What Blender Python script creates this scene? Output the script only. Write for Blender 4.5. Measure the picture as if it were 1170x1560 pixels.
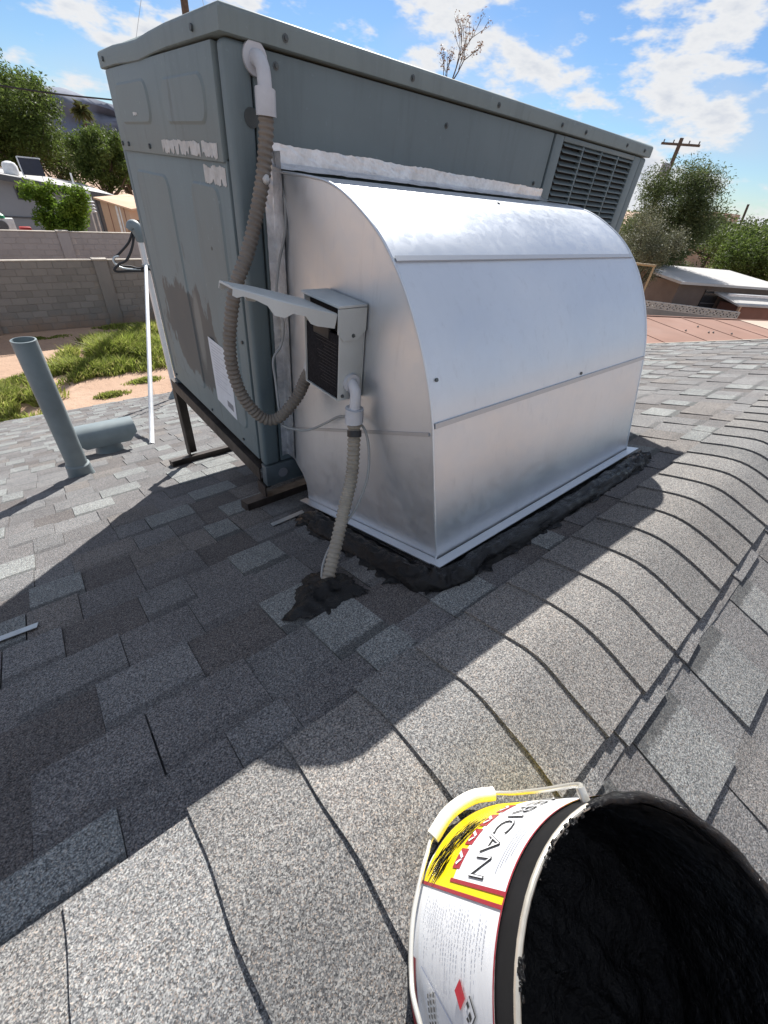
import bpy, bmesh, math, random
from mathutils import Vector, Matrix, noise
R = math.radians
for o in list(bpy.data.objects): bpy.data.objects.remove(o)
sc = bpy.context.scene
C = sc.collection

# ------------------------------------------------------------------ camera
def rotz(a): return Matrix.Rotation(a, 3, 'Z')
def rotx(a): return Matrix.Rotation(a, 3, 'X')
CAM_P = Vector((-0.521, -1.159, 0.815))
CAM_R = rotz(R(-43.978)) @ rotx(R(51.382)) @ rotz(R(6.932))
cd = bpy.data.cameras.new('camera'); cam = bpy.data.objects.new('camera', cd); C.objects.link(cam)
cd.sensor_fit = 'HORIZONTAL'; cd.sensor_width = 36.0; cd.lens = 627.26 / 1170 * 36
cd.clip_start = 0.02; cd.clip_end = 20000
cam.matrix_world = Matrix.Translation(CAM_P) @ CAM_R.to_4x4()
sc.camera = cam
def project(P):
    q = CAM_R.transposed() @ (Vector(P) - CAM_P)
    if q.z > -0.02: return None
    return (585 + 627.26 * q.x / -q.z, 780 - 627.26 * q.y / -q.z)

# ------------------------------------------------------------------ light
SUN_EL = R(38.0); SUN_AZ = math.atan2(0.645, 0.764)          # azimuth clockwise from +Y
SUN_D = Vector((math.sin(SUN_AZ) * math.cos(SUN_EL), math.cos(SUN_AZ) * math.cos(SUN_EL), math.sin(SUN_EL)))
sl = bpy.data.lights.new('sun', 'SUN'); sl.energy = 5.0; sl.angle = R(0.53); sl.color = (1.0, 0.96, 0.90)
so = bpy.data.objects.new('sun', sl); C.objects.link(so)
so.rotation_euler = SUN_D.to_track_quat('Z', 'Y').to_euler()
so.location = (0, 0, 30)
sc.view_settings.view_transform = 'Standard'; sc.view_settings.look = 'None'
sc.view_settings.exposure = 0.92; sc.view_settings.gamma = 1.0
sc.view_settings.use_curve_mapping = False
sc.cycles.max_bounces = 6; sc.cycles.diffuse_bounces = 3; sc.cycles.glossy_bounces = 3; sc.cycles.transmission_bounces = 3
sc.cycles.caustics_reflective = False; sc.cycles.caustics_refractive = False; sc.cycles.use_denoising = True

world = bpy.data.worlds.new('World'); sc.world = world; world.use_nodes = True
def build_world():
    nt = world.node_tree; N = nt.nodes; L = nt.links; N.clear()
    out = N.new('ShaderNodeOutputWorld'); bg = N.new('ShaderNodeBackground'); bg.inputs['Strength'].default_value = 0.05
    sky = N.new('ShaderNodeTexSky'); sky.sky_type = 'NISHITA'; sky.sun_disc = False
    sky.sun_elevation = SUN_EL; sky.sun_rotation = SUN_AZ; sky.air_density = 1.0; sky.dust_density = 0.08; sky.ozone_density = 3.0
    tc = N.new('ShaderNodeTexCoord')
    mp = N.new('ShaderNodeMapping'); mp.inputs['Scale'].default_value = (1.0, 1.0, 2.6); mp.inputs['Location'].default_value = (0.71, -0.71, 0.78)
    L.new(tc.outputs['Generated'], mp.inputs['Vector'])
    def nz(scale, detail, rough, src):
        n = N.new('ShaderNodeTexNoise'); n.inputs['Scale'].default_value = scale; n.inputs['Detail'].default_value = detail
        n.inputs['Roughness'].default_value = rough; L.new(src, n.inputs['Vector']); return n.outputs['Fac']
    def math_(op, a, b=None, c=None):
        m = N.new('ShaderNodeMath'); m.operation = op
        for i, v in enumerate((a, b, c)):
            if v is None: continue
            if isinstance(v, (int, float)): m.inputs[i].default_value = v
            else: L.new(v, m.inputs[i])
        return m.outputs[0]
    def ramp(v, a, b, lo=0.0, hi=1.0):
        m = N.new('ShaderNodeMapRange'); m.interpolation_type = 'SMOOTHSTEP'
        m.inputs[1].default_value = a; m.inputs[2].default_value = b; m.inputs[3].default_value = lo; m.inputs[4].default_value = hi
        L.new(v, m.inputs[0]); return m.outputs[0]
    def dens(src):
        big = nz(5.4, 2.0, 0.5, src); mid = nz(14.0, 4.0, 0.62, src)
        return math_('ADD', math_('MULTIPLY', big, 0.62), math_('MULTIPLY', mid, 0.38))
    d0 = dens(mp.outputs[0])
    mask = ramp(d0, 0.472, 0.555)
    wisp = ramp(nz(3.1, 2.0, 0.6, mp.outputs[0]), 0.48, 0.72, 0.0, 0.40)
    lit = ramp(d0, 0.54, 0.66, 1.0, 0.25)           # sun behind: thin edges glow, thick middles are greyer
    cc = N.new('ShaderNodeMix'); cc.data_type = 'RGBA'
    cc.inputs[6].default_value = (6.0, 6.6, 7.7, 1); cc.inputs[7].default_value = (9.0, 9.15, 9.4, 1); L.new(lit, cc.inputs[0])
    wb = N.new('ShaderNodeMix'); wb.data_type = 'RGBA'; wb.blend_type = 'MULTIPLY'; wb.inputs[0].default_value = 1.0; wb.inputs[7].default_value = (0.79, 0.945, 1.14, 1)   # white balance
    L.new(sky.outputs[0], wb.inputs[6])
    m1 = N.new('ShaderNodeMix'); m1.data_type = 'RGBA'; L.new(wisp, m1.inputs[0]); L.new(wb.outputs[2], m1.inputs[6]); m1.inputs[7].default_value = (6.6, 7.3, 8.5, 1)
    m2 = N.new('ShaderNodeMix'); m2.data_type = 'RGBA'; L.new(mask, m2.inputs[0]); L.new(m1.outputs[2], m2.inputs[6]); L.new(cc.outputs[2], m2.inputs[7])
    L.new(m2.outputs[2], bg.inputs['Color']); L.new(bg.outputs[0], out.inputs['Surface'])
build_world()
world.cycles.sampling_method = 'NONE'

# ------------------------------------------------------------------ materials
MATS = {}
class NB:                                                   # small node builder
    def __init__(s, name):
        m = bpy.data.materials.new(name); m.use_nodes = True; s.m = m; s.nt = m.node_tree; s.N = s.nt.nodes; s.L = s.nt.links
        s.N.clear(); s.out = s.N.new('ShaderNodeOutputMaterial'); s.p = s.N.new('ShaderNodeBsdfPrincipled')
        s.L.new(s.p.outputs[0], s.out.inputs['Surface']); MATS[name] = m
    def set(s, inp, v):
        i = s.p.inputs[inp]
        if isinstance(v, bpy.types.NodeSocket): s.L.new(v, i)
        else: i.default_value = (*v, 1) if isinstance(v, tuple) and len(v) == 3 else v
    def new(s, t, **k):
        n = s.N.new(t)
        for a, b in k.items(): setattr(n, a, b)
        return n
    def pos(s): return s.new('ShaderNodeNewGeometry').outputs['Position']
    def objc(s): return s.new('ShaderNodeTexCoord').outputs['Object']
    def mapped(s, v, scale=(1, 1, 1), loc=(0, 0, 0), rot=(0, 0, 0)):
        m = s.new('ShaderNodeMapping'); m.inputs['Scale'].default_value = scale; m.inputs['Location'].default_value = loc; m.inputs['Rotation'].default_value = rot
        s.L.new(v, m.inputs['Vector']); return m.outputs[0]
    def noise(s, v, scale, detail=3, rough=0.55, out='Fac'):
        n = s.new('ShaderNodeTexNoise'); n.inputs['Scale'].default_value = scale; n.inputs['Detail'].default_value = detail; n.inputs['Roughness'].default_value = rough
        s.L.new(v, n.inputs['Vector']); return n.outputs[out]
    def voro(s, v, scale, out='Color', feat='F1'):
        n = s.new('ShaderNodeTexVoronoi', feature=feat); n.inputs['Scale'].default_value = scale; s.L.new(v, n.inputs['Vector']); return n.outputs[out]
    def rng(s, v, a, b, lo=0.0, hi=1.0, smooth=False):
        m = s.new('ShaderNodeMapRange'); m.inputs[1].default_value = a; m.inputs[2].default_value = b; m.inputs[3].default_value = lo; m.inputs[4].default_value = hi
        if smooth: m.interpolation_type = 'SMOOTHSTEP'
        s.L.new(v, m.inputs[0]); return m.outputs[0]
    def math(s, op, a, b=None):
        m = s.new('ShaderNodeMath', operation=op)
        for i, v in enumerate((a, b)):
            if v is None: continue
            if isinstance(v, (int, float)): m.inputs[i].default_value = v
            else: s.L.new(v, m.inputs[i])
        return m.outputs[0]
    def mix(s, f, a, b, mode='MIX'):
        m = s.new('ShaderNodeMix', data_type='RGBA', blend_type=mode)
        for i, v in ((0, f), (6, a), (7, b)):
            if isinstance(v, bpy.types.NodeSocket): s.L.new(v, m.inputs[i])
            else: m.inputs[i].default_value = (*v, 1) if isinstance(v, tuple) and len(v) == 3 else v
        return m.outputs[2]
    def ramp(s, v, stops):
        n = s.new('ShaderNodeValToRGB'); e = n.color_ramp.elements
        while len(e) < len(stops): e.new(0.5)
        for i, (p, c) in enumerate(stops): e[i].position = p; e[i].color = (*c, 1)
        s.L.new(v, n.inputs[0]); return n.outputs[0]
    def bump(s, h, strength, dist=0.01):
        b = s.new('ShaderNodeBump'); b.inputs['Strength'].default_value = strength; b.inputs['Distance'].default_value = dist
        s.L.new(h, b.inputs['Height']); s.L.new(b.outputs[0], s.p.inputs['Normal'])

def simple(name, col, rough=0.6, metal=0.0, var=0.15, scale=6.0, bump=0.0, bscale=40.0, bdist=0.004, spec=0.5, streak=None):
    b = NB(name); p = b.pos()
    n = b.noise(b.mapped(p, scale=streak) if streak else p, scale, 5, 0.6)
    lo = tuple(max(0, c * (1 - var)) for c in col); hi = tuple(min(1, c * (1 + var)) for c in col)
    b.set('Base Color', b.ramp(n, [(0.3, lo), (0.7, hi)])); b.set('Metallic', metal)
    b.set('Roughness', b.rng(b.noise(p, scale * 2.3, 4), 0.3, 0.7, max(0.02, rough - 0.08), min(1, rough + 0.08)))
    b.p.inputs['Specular IOR Level'].default_value = spec
    if bump: b.bump(b.noise(p, bscale, 4, 0.6), bump, bdist)
    return b

def shingle_mat(name, mode):
    b = NB(name); p = b.pos()
    if mode == 'object':
        oi = b.new('ShaderNodeObjectInfo'); tint, band = oi.outputs['Color'], oi.outputs['Alpha']
    else:
        a = b.new('ShaderNodeVertexColor', layer_name='tint'); tint, band = a.outputs['Color'], a.outputs['Alpha']
    uv = b.new('ShaderNodeUVMap', uv_map='uv'); sx = b.new('ShaderNodeSeparateXYZ'); b.L.new(uv.outputs[0], sx.inputs[0])
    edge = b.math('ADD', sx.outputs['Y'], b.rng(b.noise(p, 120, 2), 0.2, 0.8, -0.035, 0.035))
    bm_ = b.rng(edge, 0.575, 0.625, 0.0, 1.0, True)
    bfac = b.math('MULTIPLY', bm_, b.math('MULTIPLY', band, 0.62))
    cell = b.voro(p, 780.0); sep = b.new('ShaderNodeSeparateColor'); b.L.new(cell, sep.inputs[0])
    g = b.math('ADD', b.math('MULTIPLY', sep.outputs[0], 0.68), b.rng(b.noise(p, 300.0, 0), 0.2, 0.8, 0.0, 0.32))
    gran = b.ramp(g, [(0.14, (0.24, 0.25, 0.27)), (0.40, (0.66, 0.67, 0.70)), (0.60, (1.02, 1.02, 1.02)), (0.86, (1.85, 1.84, 1.80))])
    warm = b.mix(b.rng(sep.outputs[2], 0.80, 0.86), (1, 1, 1), (1.15, 0.99, 0.88))
    col = b.mix(1.0, tint, gran, 'MULTIPLY'); col = b.mix(1.0, col, warm, 'MULTIPLY')
    blot = b.ramp(b.noise(p, 5.0, 5, 0.65), [(0.3, (0.84, 0.84, 0.84)), (0.7, (1.12, 1.11, 1.09))])
    col = b.mix(1.0, col, blot, 'MULTIPLY')
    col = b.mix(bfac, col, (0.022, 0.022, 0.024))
    b.set('Base Color', col); b.set('Roughness', 0.93); b.p.inputs['Specular IOR Level'].default_value = 0.25
shingle_mat('shingle', 'object'); shingle_mat('shingle_field', 'attr')

def metal_mat():
    b = NB('galvanised'); p = b.pos()
    v = b.voro(p, 55.0); sp = b.new('ShaderNodeSeparateColor'); b.L.new(v, sp.inputs[0])
    n = b.noise(p, 3.2, 5, 0.6); sm = b.noise(b.mapped(p, scale=(14, 14, 2.2)), 3.0, 5, 0.7)
    base = b.ramp(n, [(0.3, (0.63, 0.67, 0.72)), (0.7, (0.71, 0.745, 0.785))])
    base = b.mix(b.rng(sm, 0.56, 0.74, 0, 0.22), base, (0.44, 0.46, 0.49))
    b.set('Base Color', base); b.set('Metallic', 0.88)
    r = b.math('ADD', b.rng(n, 0.3, 0.7, 0.36, 0.47), b.math('MULTIPLY', sp.outputs[0], 0.07))
    b.set('Roughness', r)
    h = b.math('ADD', b.math('MULTIPLY', b.noise(p, 1.8, 1, 0.4), 1.0), b.math('MULTIPLY', b.noise(p, 7.0, 1), 0.05))
    b.bump(h, 0.10, 0.02)
    b2 = NB('galvanised_seam'); b2.set('Base Color', (0.50, 0.52, 0.55)); b2.set('Metallic', 0.9); b2.set('Roughness', 0.5)
    b3 = NB('foil'); p = b3.pos()
    cr = b3.voro(p, 70.0, 'Distance'); n3 = b3.noise(p, 26, 6, 0.7)
    b3.set('Base Color', b3.ramp(n3, [(0.35, (0.56, 0.57, 0.59)), (0.65, (0.84, 0.85, 0.87))])); b3.set('Metallic', 0.85); b3.set('Roughness', b3.rng(n3, 0.3, 0.7, 0.30, 0.5))
    b3.bump(n3, 0.12, 0.003)
metal_mat()

def ac_paint(name, col, patch=False):
    b = NB(name); p = b.pos()
    n = b.noise(p, 2.4, 6, 0.62); st = b.noise(b.mapped(p, scale=(9, 9, 0.9)), 3.0, 5, 0.65)
    c = b.ramp(n, [(0.3, tuple(x * 0.86 for x in col)), (0.7, tuple(x * 1.13 for x in col))])
    c = b.mix(b.rng(st, 0.52, 0.72, 0, 0.38), c, tuple(x * 0.66 for x in col))
    c = b.mix(b.rng(b.noise(p, 60, 3), 0.66, 0.74, 0, 0.35), c, tuple(min(1, x * 1.5) for x in col))
    if patch:                                               # worn grey area where an old sticker and paint came off
        s = b.new('ShaderNodeSeparateXYZ'); b.L.new(p, s.inputs[0])
        wob = b.rng(b.noise(b.mapped(p, scale=(1, 1, 0.5)), 9.0, 5, 0.65), 0.25, 0.75, -0.16, 0.16)
        yy = b.math('MULTIPLY', b.math('SUBTRACT', s.outputs['Y'], 0.50), 1 / 0.32); zz = b.math('MULTIPLY', b.math('SUBTRACT', s.outputs['Z'], 0.30), 1 / 0.19)
        d = b.math('ADD', b.math('SQRT', b.math('ADD', b.math('MULTIPLY', yy, yy), b.math('MULTIPLY', zz, zz))), b.math('MULTIPLY', wob, 2.6))
        m = b.rng(d, 0.86, 0.94, 1.0, 0.0)
        c = b.mix(b.math('MULTIPLY', m, 0.9), c, (0.098, 0.102, 0.102))
        y2 = b.math('MULTIPLY', b.math('SUBTRACT', s.outputs['Y'], 0.435), 1 / 0.035); z2 = b.math('MULTIPLY', b.math('SUBTRACT', s.outputs['Z'], 0.33), 1 / 0.14)
        d2 = b.math('ADD', b.math('SQRT', b.math('ADD', b.math('MULTIPLY', y2, y2), b.math('MULTIPLY', z2, z2))), b.math('MULTIPLY', wob, 2.0))
        c = b.mix(b.rng(d2, 0.7, 1.1, 0.75, 0.0), c, (0.24, 0.25, 0.24))
        sm = b.rng(b.noise(b.mapped(p, scale=(1, 1, 0.35)), 14.0, 4), 0.66, 0.73, 0, 0.5)
        c = b.mix(sm, c, (0.10, 0.112, 0.118))
    b.set('Base Color', c); b.set('Roughness', b.rng(n, 0.3, 0.7, 0.48, 0.62)); b.p.inputs['Specular IOR Level'].default_value = 0.4
    b.bump(b.math('ADD', b.noise(p, 3.0, 2), b.math('MULTIPLY', b.noise(p, 130, 3), 0.06)), 0.22, 0.012)
ACC = (0.152, 0.195, 0.210)
ac_paint('ac_paint', ACC); ac_paint('ac_paint_end', (0.195, 0.242, 0.254), True); ac_paint('ac_cap', (0.190, 0.232, 0.236))
simple('vent_paint', (0.19, 0.23, 0.245), 0.5, 0, 0.2, 5)
simple('dark_gap', (0.012, 0.013, 0.015), 0.9)
simple('screw', (0.10, 0.115, 0.12), 0.5, 0.5)
simple('steel_dark', (0.045, 0.036, 0.032), 0.55, 0.2, 0.5, 14, 0.3, 60)
simple('base_rail', (0.10, 0.125, 0.14), 0.5, 0.2, 0.3, 9)
simple('pvc_grey', (0.52, 0.54, 0.58), 0.45, 0, 0.1, 20)
simple('conduit', (0.180, 0.158, 0.135), 0.62, 0, 0.2, 16)
simple('conduit_low', (0.30, 0.270, 0.225), 0.62, 0, 0.2, 16)
simple('cable_grey', (0.33, 0.34, 0.34), 0.6)
simple('box_grey', (0.50, 0.535, 0.54), 0.42, 0.0, 0.07, 9)
simple('box_inside', (0.008, 0.008, 0.010), 0.7, 0, 0.4, 40, spec=0.2)
simple('box_label', (0.016, 0.016, 0.020), 0.8, 0, 0.6, 200, spec=0.15)
simple('box_print', (0.034, 0.034, 0.040), 0.5); simple('black_rubber', (0.015, 0.015, 0.017), 0.5)
simple('white_pipe', (0.74, 0.75, 0.76), 0.4, 0.25, 0.06, 9)
simple('paper', (0.70, 0.73, 0.78), 0.6, 0, 0.05, 30)
simple('print_grey', (0.22, 0.23, 0.26), 0.6)
simple('residue', (0.52, 0.53, 0.53), 0.55, 0.3, 0.2, 40, 0.6, 80, 0.006)
simple('strip_metal', (0.50, 0.54, 0.56), 0.42, 0.7, 0.12, 20)
def tar_mat():
    b = NB('tar'); p = b.pos(); st = b.noise(b.mapped(p, scale=(1, 1, 1)), 26, 7, 0.68)
    b.set('Base Color', b.ramp(st, [(0.3, (0.003, 0.003, 0.0035)), (0.75, (0.010, 0.010, 0.011))])); b.set('Roughness', b.rng(st, 0.35, 0.65, 0.06, 0.28)); b.p.inputs['Specular IOR Level'].default_value = 0.35
    w = b.new('ShaderNodeTexWave'); w.inputs['Scale'].default_value = 7; w.inputs['Distortion'].default_value = 9; w.inputs['Detail'].default_value = 4; b.L.new(p, w.inputs['Vector'])
    b.bump(b.math('ADD', st, b.math('MULTIPLY', w.outputs['Fac'], 0.25)), 1.0, 0.014)
tar_mat()
simple('pail_shell', (0.010, 0.010, 0.011), 0.5, 0.0, 0.3, 20, spec=0.25)
simple('pail_rim', (0.62, 0.58, 0.50), 0.34, 0.6, 0.2, 30)
simple('label_white', (0.72, 0.735, 0.76), 0.33, 0, 0.05, 30, streak=(1, 1, 6))
def yellow_mat():
    b = NB('label_yellow'); p = b.pos()
    b.set('Base Color', b.mix(b.rng(b.noise(p, 30, 4), 0.58, 0.7, 0, 0.35), (0.80, 0.60, 0.008), (0.55, 0.30, 0.01))); b.set('Roughness', 0.35)
yellow_mat()
simple('label_red', (0.30, 0.022, 0.035), 0.35, 0, 0.1)
simple('label_bright_red', (0.55, 0.02, 0.04), 0.35, 0, 0.1)
simple('label_ink', (0.03, 0.032, 0.036), 0.4)
simple('label_grey', (0.40, 0.45, 0.58), 0.4)
simple('label_line', (0.42, 0.45, 0.52), 0.4)
simple('bail_wire', (0.74, 0.72, 0.66), 0.3, 0.6, 0.1)
simple('bail_grip', (0.78, 0.76, 0.68), 0.4, 0, 0.18, 60)
def sand_mat():
    b = NB('sand'); p = b.pos(); n = b.noise(p, 0.35, 7, 0.6); n2 = b.noise(p, 4.0, 6, 0.65)
    c = b.ramp(n, [(0.3, (0.34, 0.215, 0.145)), (0.55, (0.43, 0.29, 0.205)), (0.75, (0.47, 0.345, 0.26))])
    c = b.mix(b.rng(n2, 0.55, 0.75, 0, 0.45), c, (0.27, 0.175, 0.12)); c = b.mix(b.rng(b.noise(p, 18, 3), 0.62, 0.7, 0, 0.5), c, (0.20, 0.15, 0.10))
    b.set('Base Color', c); b.set('Roughness', 0.95); b.bump(n2, 0.6, 0.06)
sand_mat()
def block_mat(name, col, var):
    b = NB(name); p = b.pos(); oi = b.new('ShaderNodeObjectInfo')
    c = b.ramp(oi.outputs['Random'], [(0.0, tuple(x * (1 - var) for x in col)), (1.0, tuple(x * (1 + var) for x in col))])
    n = b.noise(b.mapped(p, scale=(1, 1, 0.6)), 2.2, 6, 0.65); c = b.mix(b.rng(n, 0.5, 0.75, 0, 0.35), c, tuple(x * 0.62 for x in col))
    z = b.new('ShaderNodeSeparateXYZ'); b.L.new(p, z.inputs[0])
    foot = b.rng(b.math('ADD', z.outputs['Z'], b.rng(b.noise(p, 2.5, 4), 0.2, 0.8, -0.25, 0.25)), -4.15, -3.7, 0.6, 0.0)
    c = b.mix(foot, c, (0.30, 0.19, 0.12))
    b.set('Base Color', c); b.set('Roughness', 0.92); b.bump(b.noise(p, 45, 4), 0.4, 0.01)
block_mat('block_grey', (0.218, 0.208, 0.196), 0.13); block_mat('block_pale', (0.345, 0.325, 0.320), 0.05)
simple('mortar', (0.23, 0.21, 0.19), 0.95); simple('wall_cap', (0.42, 0.38, 0.33), 0.9)
simple('mortar_pale', (0.40, 0.37, 0.35), 0.95)
simple('stucco_grey', (0.29, 0.31, 0.34), 0.9, 0, 0.06, 0.8)
simple('roof_white', (0.44, 0.43, 0.42), 0.8, 0, 0.12, 0.8); simple('fascia_dark', (0.10, 0.105, 0.115), 0.8)
simple('shed_wall', (0.52, 0.36, 0.255), 0.8, 0, 0.05, 2); simple('shed_roof', (0.60, 0.40, 0.27), 0.85, 0, 0.06, 1)
simple('shed_trim', (0.70, 0.70, 0.70), 0.6); simple('window_dark', (0.03, 0.035, 0.04), 0.15)
simple('orange_roof', (0.235, 0.128, 0.094), 0.9, 0, 0.12, 0.6); simple('tan_roof', (0.46, 0.35, 0.28), 0.9, 0, 0.06, 0.8)
simple('hut_brown', (0.16, 0.125, 0.105), 0.9, 0, 0.1, 2); simple('hut_red', (0.22, 0.11, 0.085), 0.9, 0, 0.1, 2)
simple('concrete_grey', (0.22, 0.22, 0.22), 0.9, 0, 0.15, 0.7); simple('breeze', (0.42, 0.41, 0.39), 0.9, 0, 0.1, 3)
simple('yellow_frame', (0.34, 0.25, 0.14), 0.6); simple('wood_pole', (0.10, 0.072, 0.055), 0.85, 0, 0.3, 6)
simple('house_wall', (0.45, 0.40, 0.34), 0.9); simple('roof_deck', (0.05, 0.05, 0.052), 0.95); simple('fascia_tan', (0.50, 0.46, 0.40), 0.8)
simple('bark', (0.095, 0.070, 0.052), 0.9, 0, 0.3, 9); simple('bark_pale', (0.30, 0.24, 0.20), 0.9, 0, 0.2, 6)
simple('mountain', (0.17, 0.19, 0.245), 1.0, 0, 0.25, 0.006)  # distance haze is put into this pale bluish rock colour
simple('solar_cell', (0.012, 0.016, 0.035), 0.12); simple('white_metal', (0.70, 0.71, 0.72), 0.45)
simple('green_plastic', (0.02, 0.22, 0.11), 0.5); simple('red_plastic', (0.35, 0.03, 0.03), 0.5)
def leaf_mat(name, c1, c2, tr=0.35):
    b = NB(name); p = b.pos(); n = b.noise(p, 0.9, 4, 0.6); n2 = b.new('ShaderNodeVertexColor', layer_name='tint')
    c = b.ramp(n, [(0.3, c1), (0.7, c2)]); c = b.mix(1.0, c, n2.outputs['Color'], 'MULTIPLY')
    b.set('Base Color', c); b.set('Roughness', 0.6); b.p.inputs['Specular IOR Level'].default_value = 0.3
    t = b.new('ShaderNodeBsdfTranslucent'); b.L.new(c, t.inputs['Color']); mx = b.new('ShaderNodeMixShader'); mx.inputs[0].default_value = tr
    b.L.new(b.p.outputs[0], mx.inputs[1]); b.L.new(t.outputs[0], mx.inputs[2]); b.L.new(mx.outputs[0], b.out.inputs['Surface'])
leaf_mat('leaf_mesquite', (0.055, 0.080, 0.030), (0.098, 0.125, 0.052), 0.4)
leaf_mat('leaf_green', (0.062, 0.100, 0.022), (0.120, 0.162, 0.045), 0.45)
leaf_mat('leaf_bush', (0.075, 0.145, 0.018), (0.175, 0.260, 0.035), 0.5)
leaf_mat('leaf_olive', (0.085, 0.095, 0.062), (0.15, 0.155, 0.105), 0.3)
leaf_mat('leaf_palm', (0.06, 0.08, 0.03), (0.11, 0.12, 0.05), 0.3)
leaf_mat('grass', (0.18, 0.235, 0.045), (0.32, 0.36, 0.095), 0.5)
leaf_mat('leaf_dry', (0.17, 0.10, 0.07), (0.24, 0.15, 0.11), 0.3)

# ------------------------------------------------------------------ helpers
def empty(name, loc, label=None, cat=None, group=None, kind=None):
    o = bpy.data.objects.new(name, None); C.objects.link(o); o.location = loc; o.empty_display_size = 0.1
    tag(o, label, cat, group, kind); return o
def tag(o, label=None, cat=None, group=None, kind=None):
    if label: o['label'] = label
    if cat: o['category'] = cat
    if group: o['group'] = group
    if kind: o['kind'] = kind
    return o
def attach(o, parent):
    o.parent = parent
    if parent is not None: o.matrix_parent_inverse = Matrix.Translation(-Vector(parent.location))
def mesh_obj(name, verts, faces, mat, parent=None, smooth=False, sharp=40):
    me = bpy.data.meshes.new(name); me.from_pydata([tuple(v) for v in verts], [], faces); me.update()
    me.materials.append(MATS[mat])
    if smooth:
        me.polygons.foreach_set('use_smooth', [True] * len(me.polygons))
        try: me.set_sharp_from_angle(angle=R(sharp))
        except Exception: pass
    o = bpy.data.objects.new(name, me); C.objects.link(o)
    if parent is not None: attach(o, parent)
    return o
def bm_obj(name, bm, mat, parent=None, smooth=False, sharp=40):
    bmesh.ops.recalc_face_normals(bm, faces=bm.faces)
    me = bpy.data.meshes.new(name); bm.to_mesh(me); bm.free(); me.materials.append(MATS[mat])
    if smooth:
        me.polygons.foreach_set('use_smooth', [True] * len(me.polygons))
        try: me.set_sharp_from_angle(angle=R(sharp))
        except Exception: pass
    o = bpy.data.objects.new(name, me); C.objects.link(o)
    if parent is not None: attach(o, parent)
    return o
BOXF = [(0, 3, 2, 1), (4, 5, 6, 7), (0, 1, 5, 4), (1, 2, 6, 5), (2, 3, 7, 6), (3, 0, 4, 7)]
def hexa(bm, vs):
    v = [bm.verts.new(p) for p in vs]
    for f in BOXF: bm.faces.new([v[i] for i in f])
    return v
def box8(x0, x1, y0, y1, z0, z1):
    return [(x0, y0, z0), (x1, y0, z0), (x1, y1, z0), (x0, y1, z0), (x0, y0, z1), (x1, y0, z1), (x1, y1, z1), (x0, y1, z1)]
def bevel(bm, w, seg=2):
    if w > 0: bmesh.ops.bevel(bm, geom=list(bm.edges), offset=w, segments=seg, affect='EDGES', profile=0.5)
def box(name, x0, x1, y0, y1, z0, z1, mat, parent=None, bev=0.0, seg=2):
    bm = bmesh.new(); hexa(bm, box8(min(x0, x1), max(x0, x1), min(y0, y1), max(y0, y1), min(z0, z1), max(z0, z1))); bevel(bm, bev, seg)
    return bm_obj(name, bm, mat, parent, bev > 0)
def obox(name, o, ax, ay, az, mat, parent=None, bev=0.0):   # oriented box: corner + three edge vectors
    o, ax, ay, az = map(Vector, (o, ax, ay, az)); bm = bmesh.new()
    hexa(bm, [o, o + ax, o + ax + ay, o + ay, o + az, o + ax + az, o + ax + ay + az, o + ay + az]); bevel(bm, bev)
    return bm_obj(name, bm, mat, parent, bev > 0)
def catmull(pts, n=8):
    pts = [Vector(p) for p in pts]; P = [pts[0] * 2 - pts[1]] + pts + [pts[-1] * 2 - pts[-2]]; out = []
    for i in range(1, len(P) - 2):
        a, b, c, d = P[i - 1:i + 3]
        for k in range(n):
            t = k / n
            out.append(0.5 * ((2 * b) + (c - a) * t + (2 * a - 5 * b + 4 * c - d) * t * t + (3 * b - a - 3 * c + d) * t ** 3))
    out.append(pts[-1]); return out
def tube_geo(pts, rad, sides=10, up=None):
    pts = [Vector(p) for p in pts]; V = []; F = []; n = len(pts)
    t0 = (pts[1] - pts[0]).normalized(); a = Vector((0, 0, 1)) if abs(t0.z) < 0.9 else Vector((1, 0, 0))
    u = t0.cross(a).normalized()
    for i, p in enumerate(pts):
        t = (pts[min(i + 1, n - 1)] - pts[max(i - 1, 0)]).normalized(); u = (u - t * u.dot(t)).normalized(); w = t.cross(u)
        r = rad(i / (n - 1)) if callable(rad) else rad
        for k in range(sides):
            g = 2 * math.pi * k / sides; V.append(p + (u * math.cos(g) + w * math.sin(g)) * r)
    for i in range(n - 1):
        for k in range(sides):
            k2 = (k + 1) % sides; F.append((i * sides + k, i * sides + k2, (i + 1) * sides + k2, (i + 1) * sides + k))
    F.append(tuple(range(sides))[::-1]); F.append(tuple((n - 1) * sides + k for k in range(sides)))
    return V, F
def tube(name, pts, rad, mat, parent=None, sides=10):
    V, F = tube_geo(pts, rad, sides); return mesh_obj(name, V, F, mat, parent, True)
def merge(geos):
    V = []; F = []
    for v, f in geos:
        o = len(V); V += list(v); F += [tuple(i + o for i in q) for q in f]
    return V, F
def lathe(name, prof, base, axis, mat, parent=None, seg=48, close=False, smooth=True, sharp=35):
    axis = Vector(axis).normalized(); u = Vector((1, 0, 0)); u = (u - axis * u.dot(axis)).normalized(); v = axis.cross(u); base = Vector(base)
    V = []; F = []
    for (r_, h) in prof:
        for k in range(seg):
            g = 2 * math.pi * k / seg; V.append(base + axis * h + (u * math.cos(g) + v * math.sin(g)) * r_)
    m = len(prof)
    for i in range(m if close else m - 1):
        for k in range(seg):
            k2 = (k + 1) % seg; j = (i + 1) % m; F.append((i * seg + k, i * seg + k2, j * seg + k2, j * seg + k))
    return mesh_obj(name, V, F, mat, parent, smooth, sharp)
rnd = random.Random(7)

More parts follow.
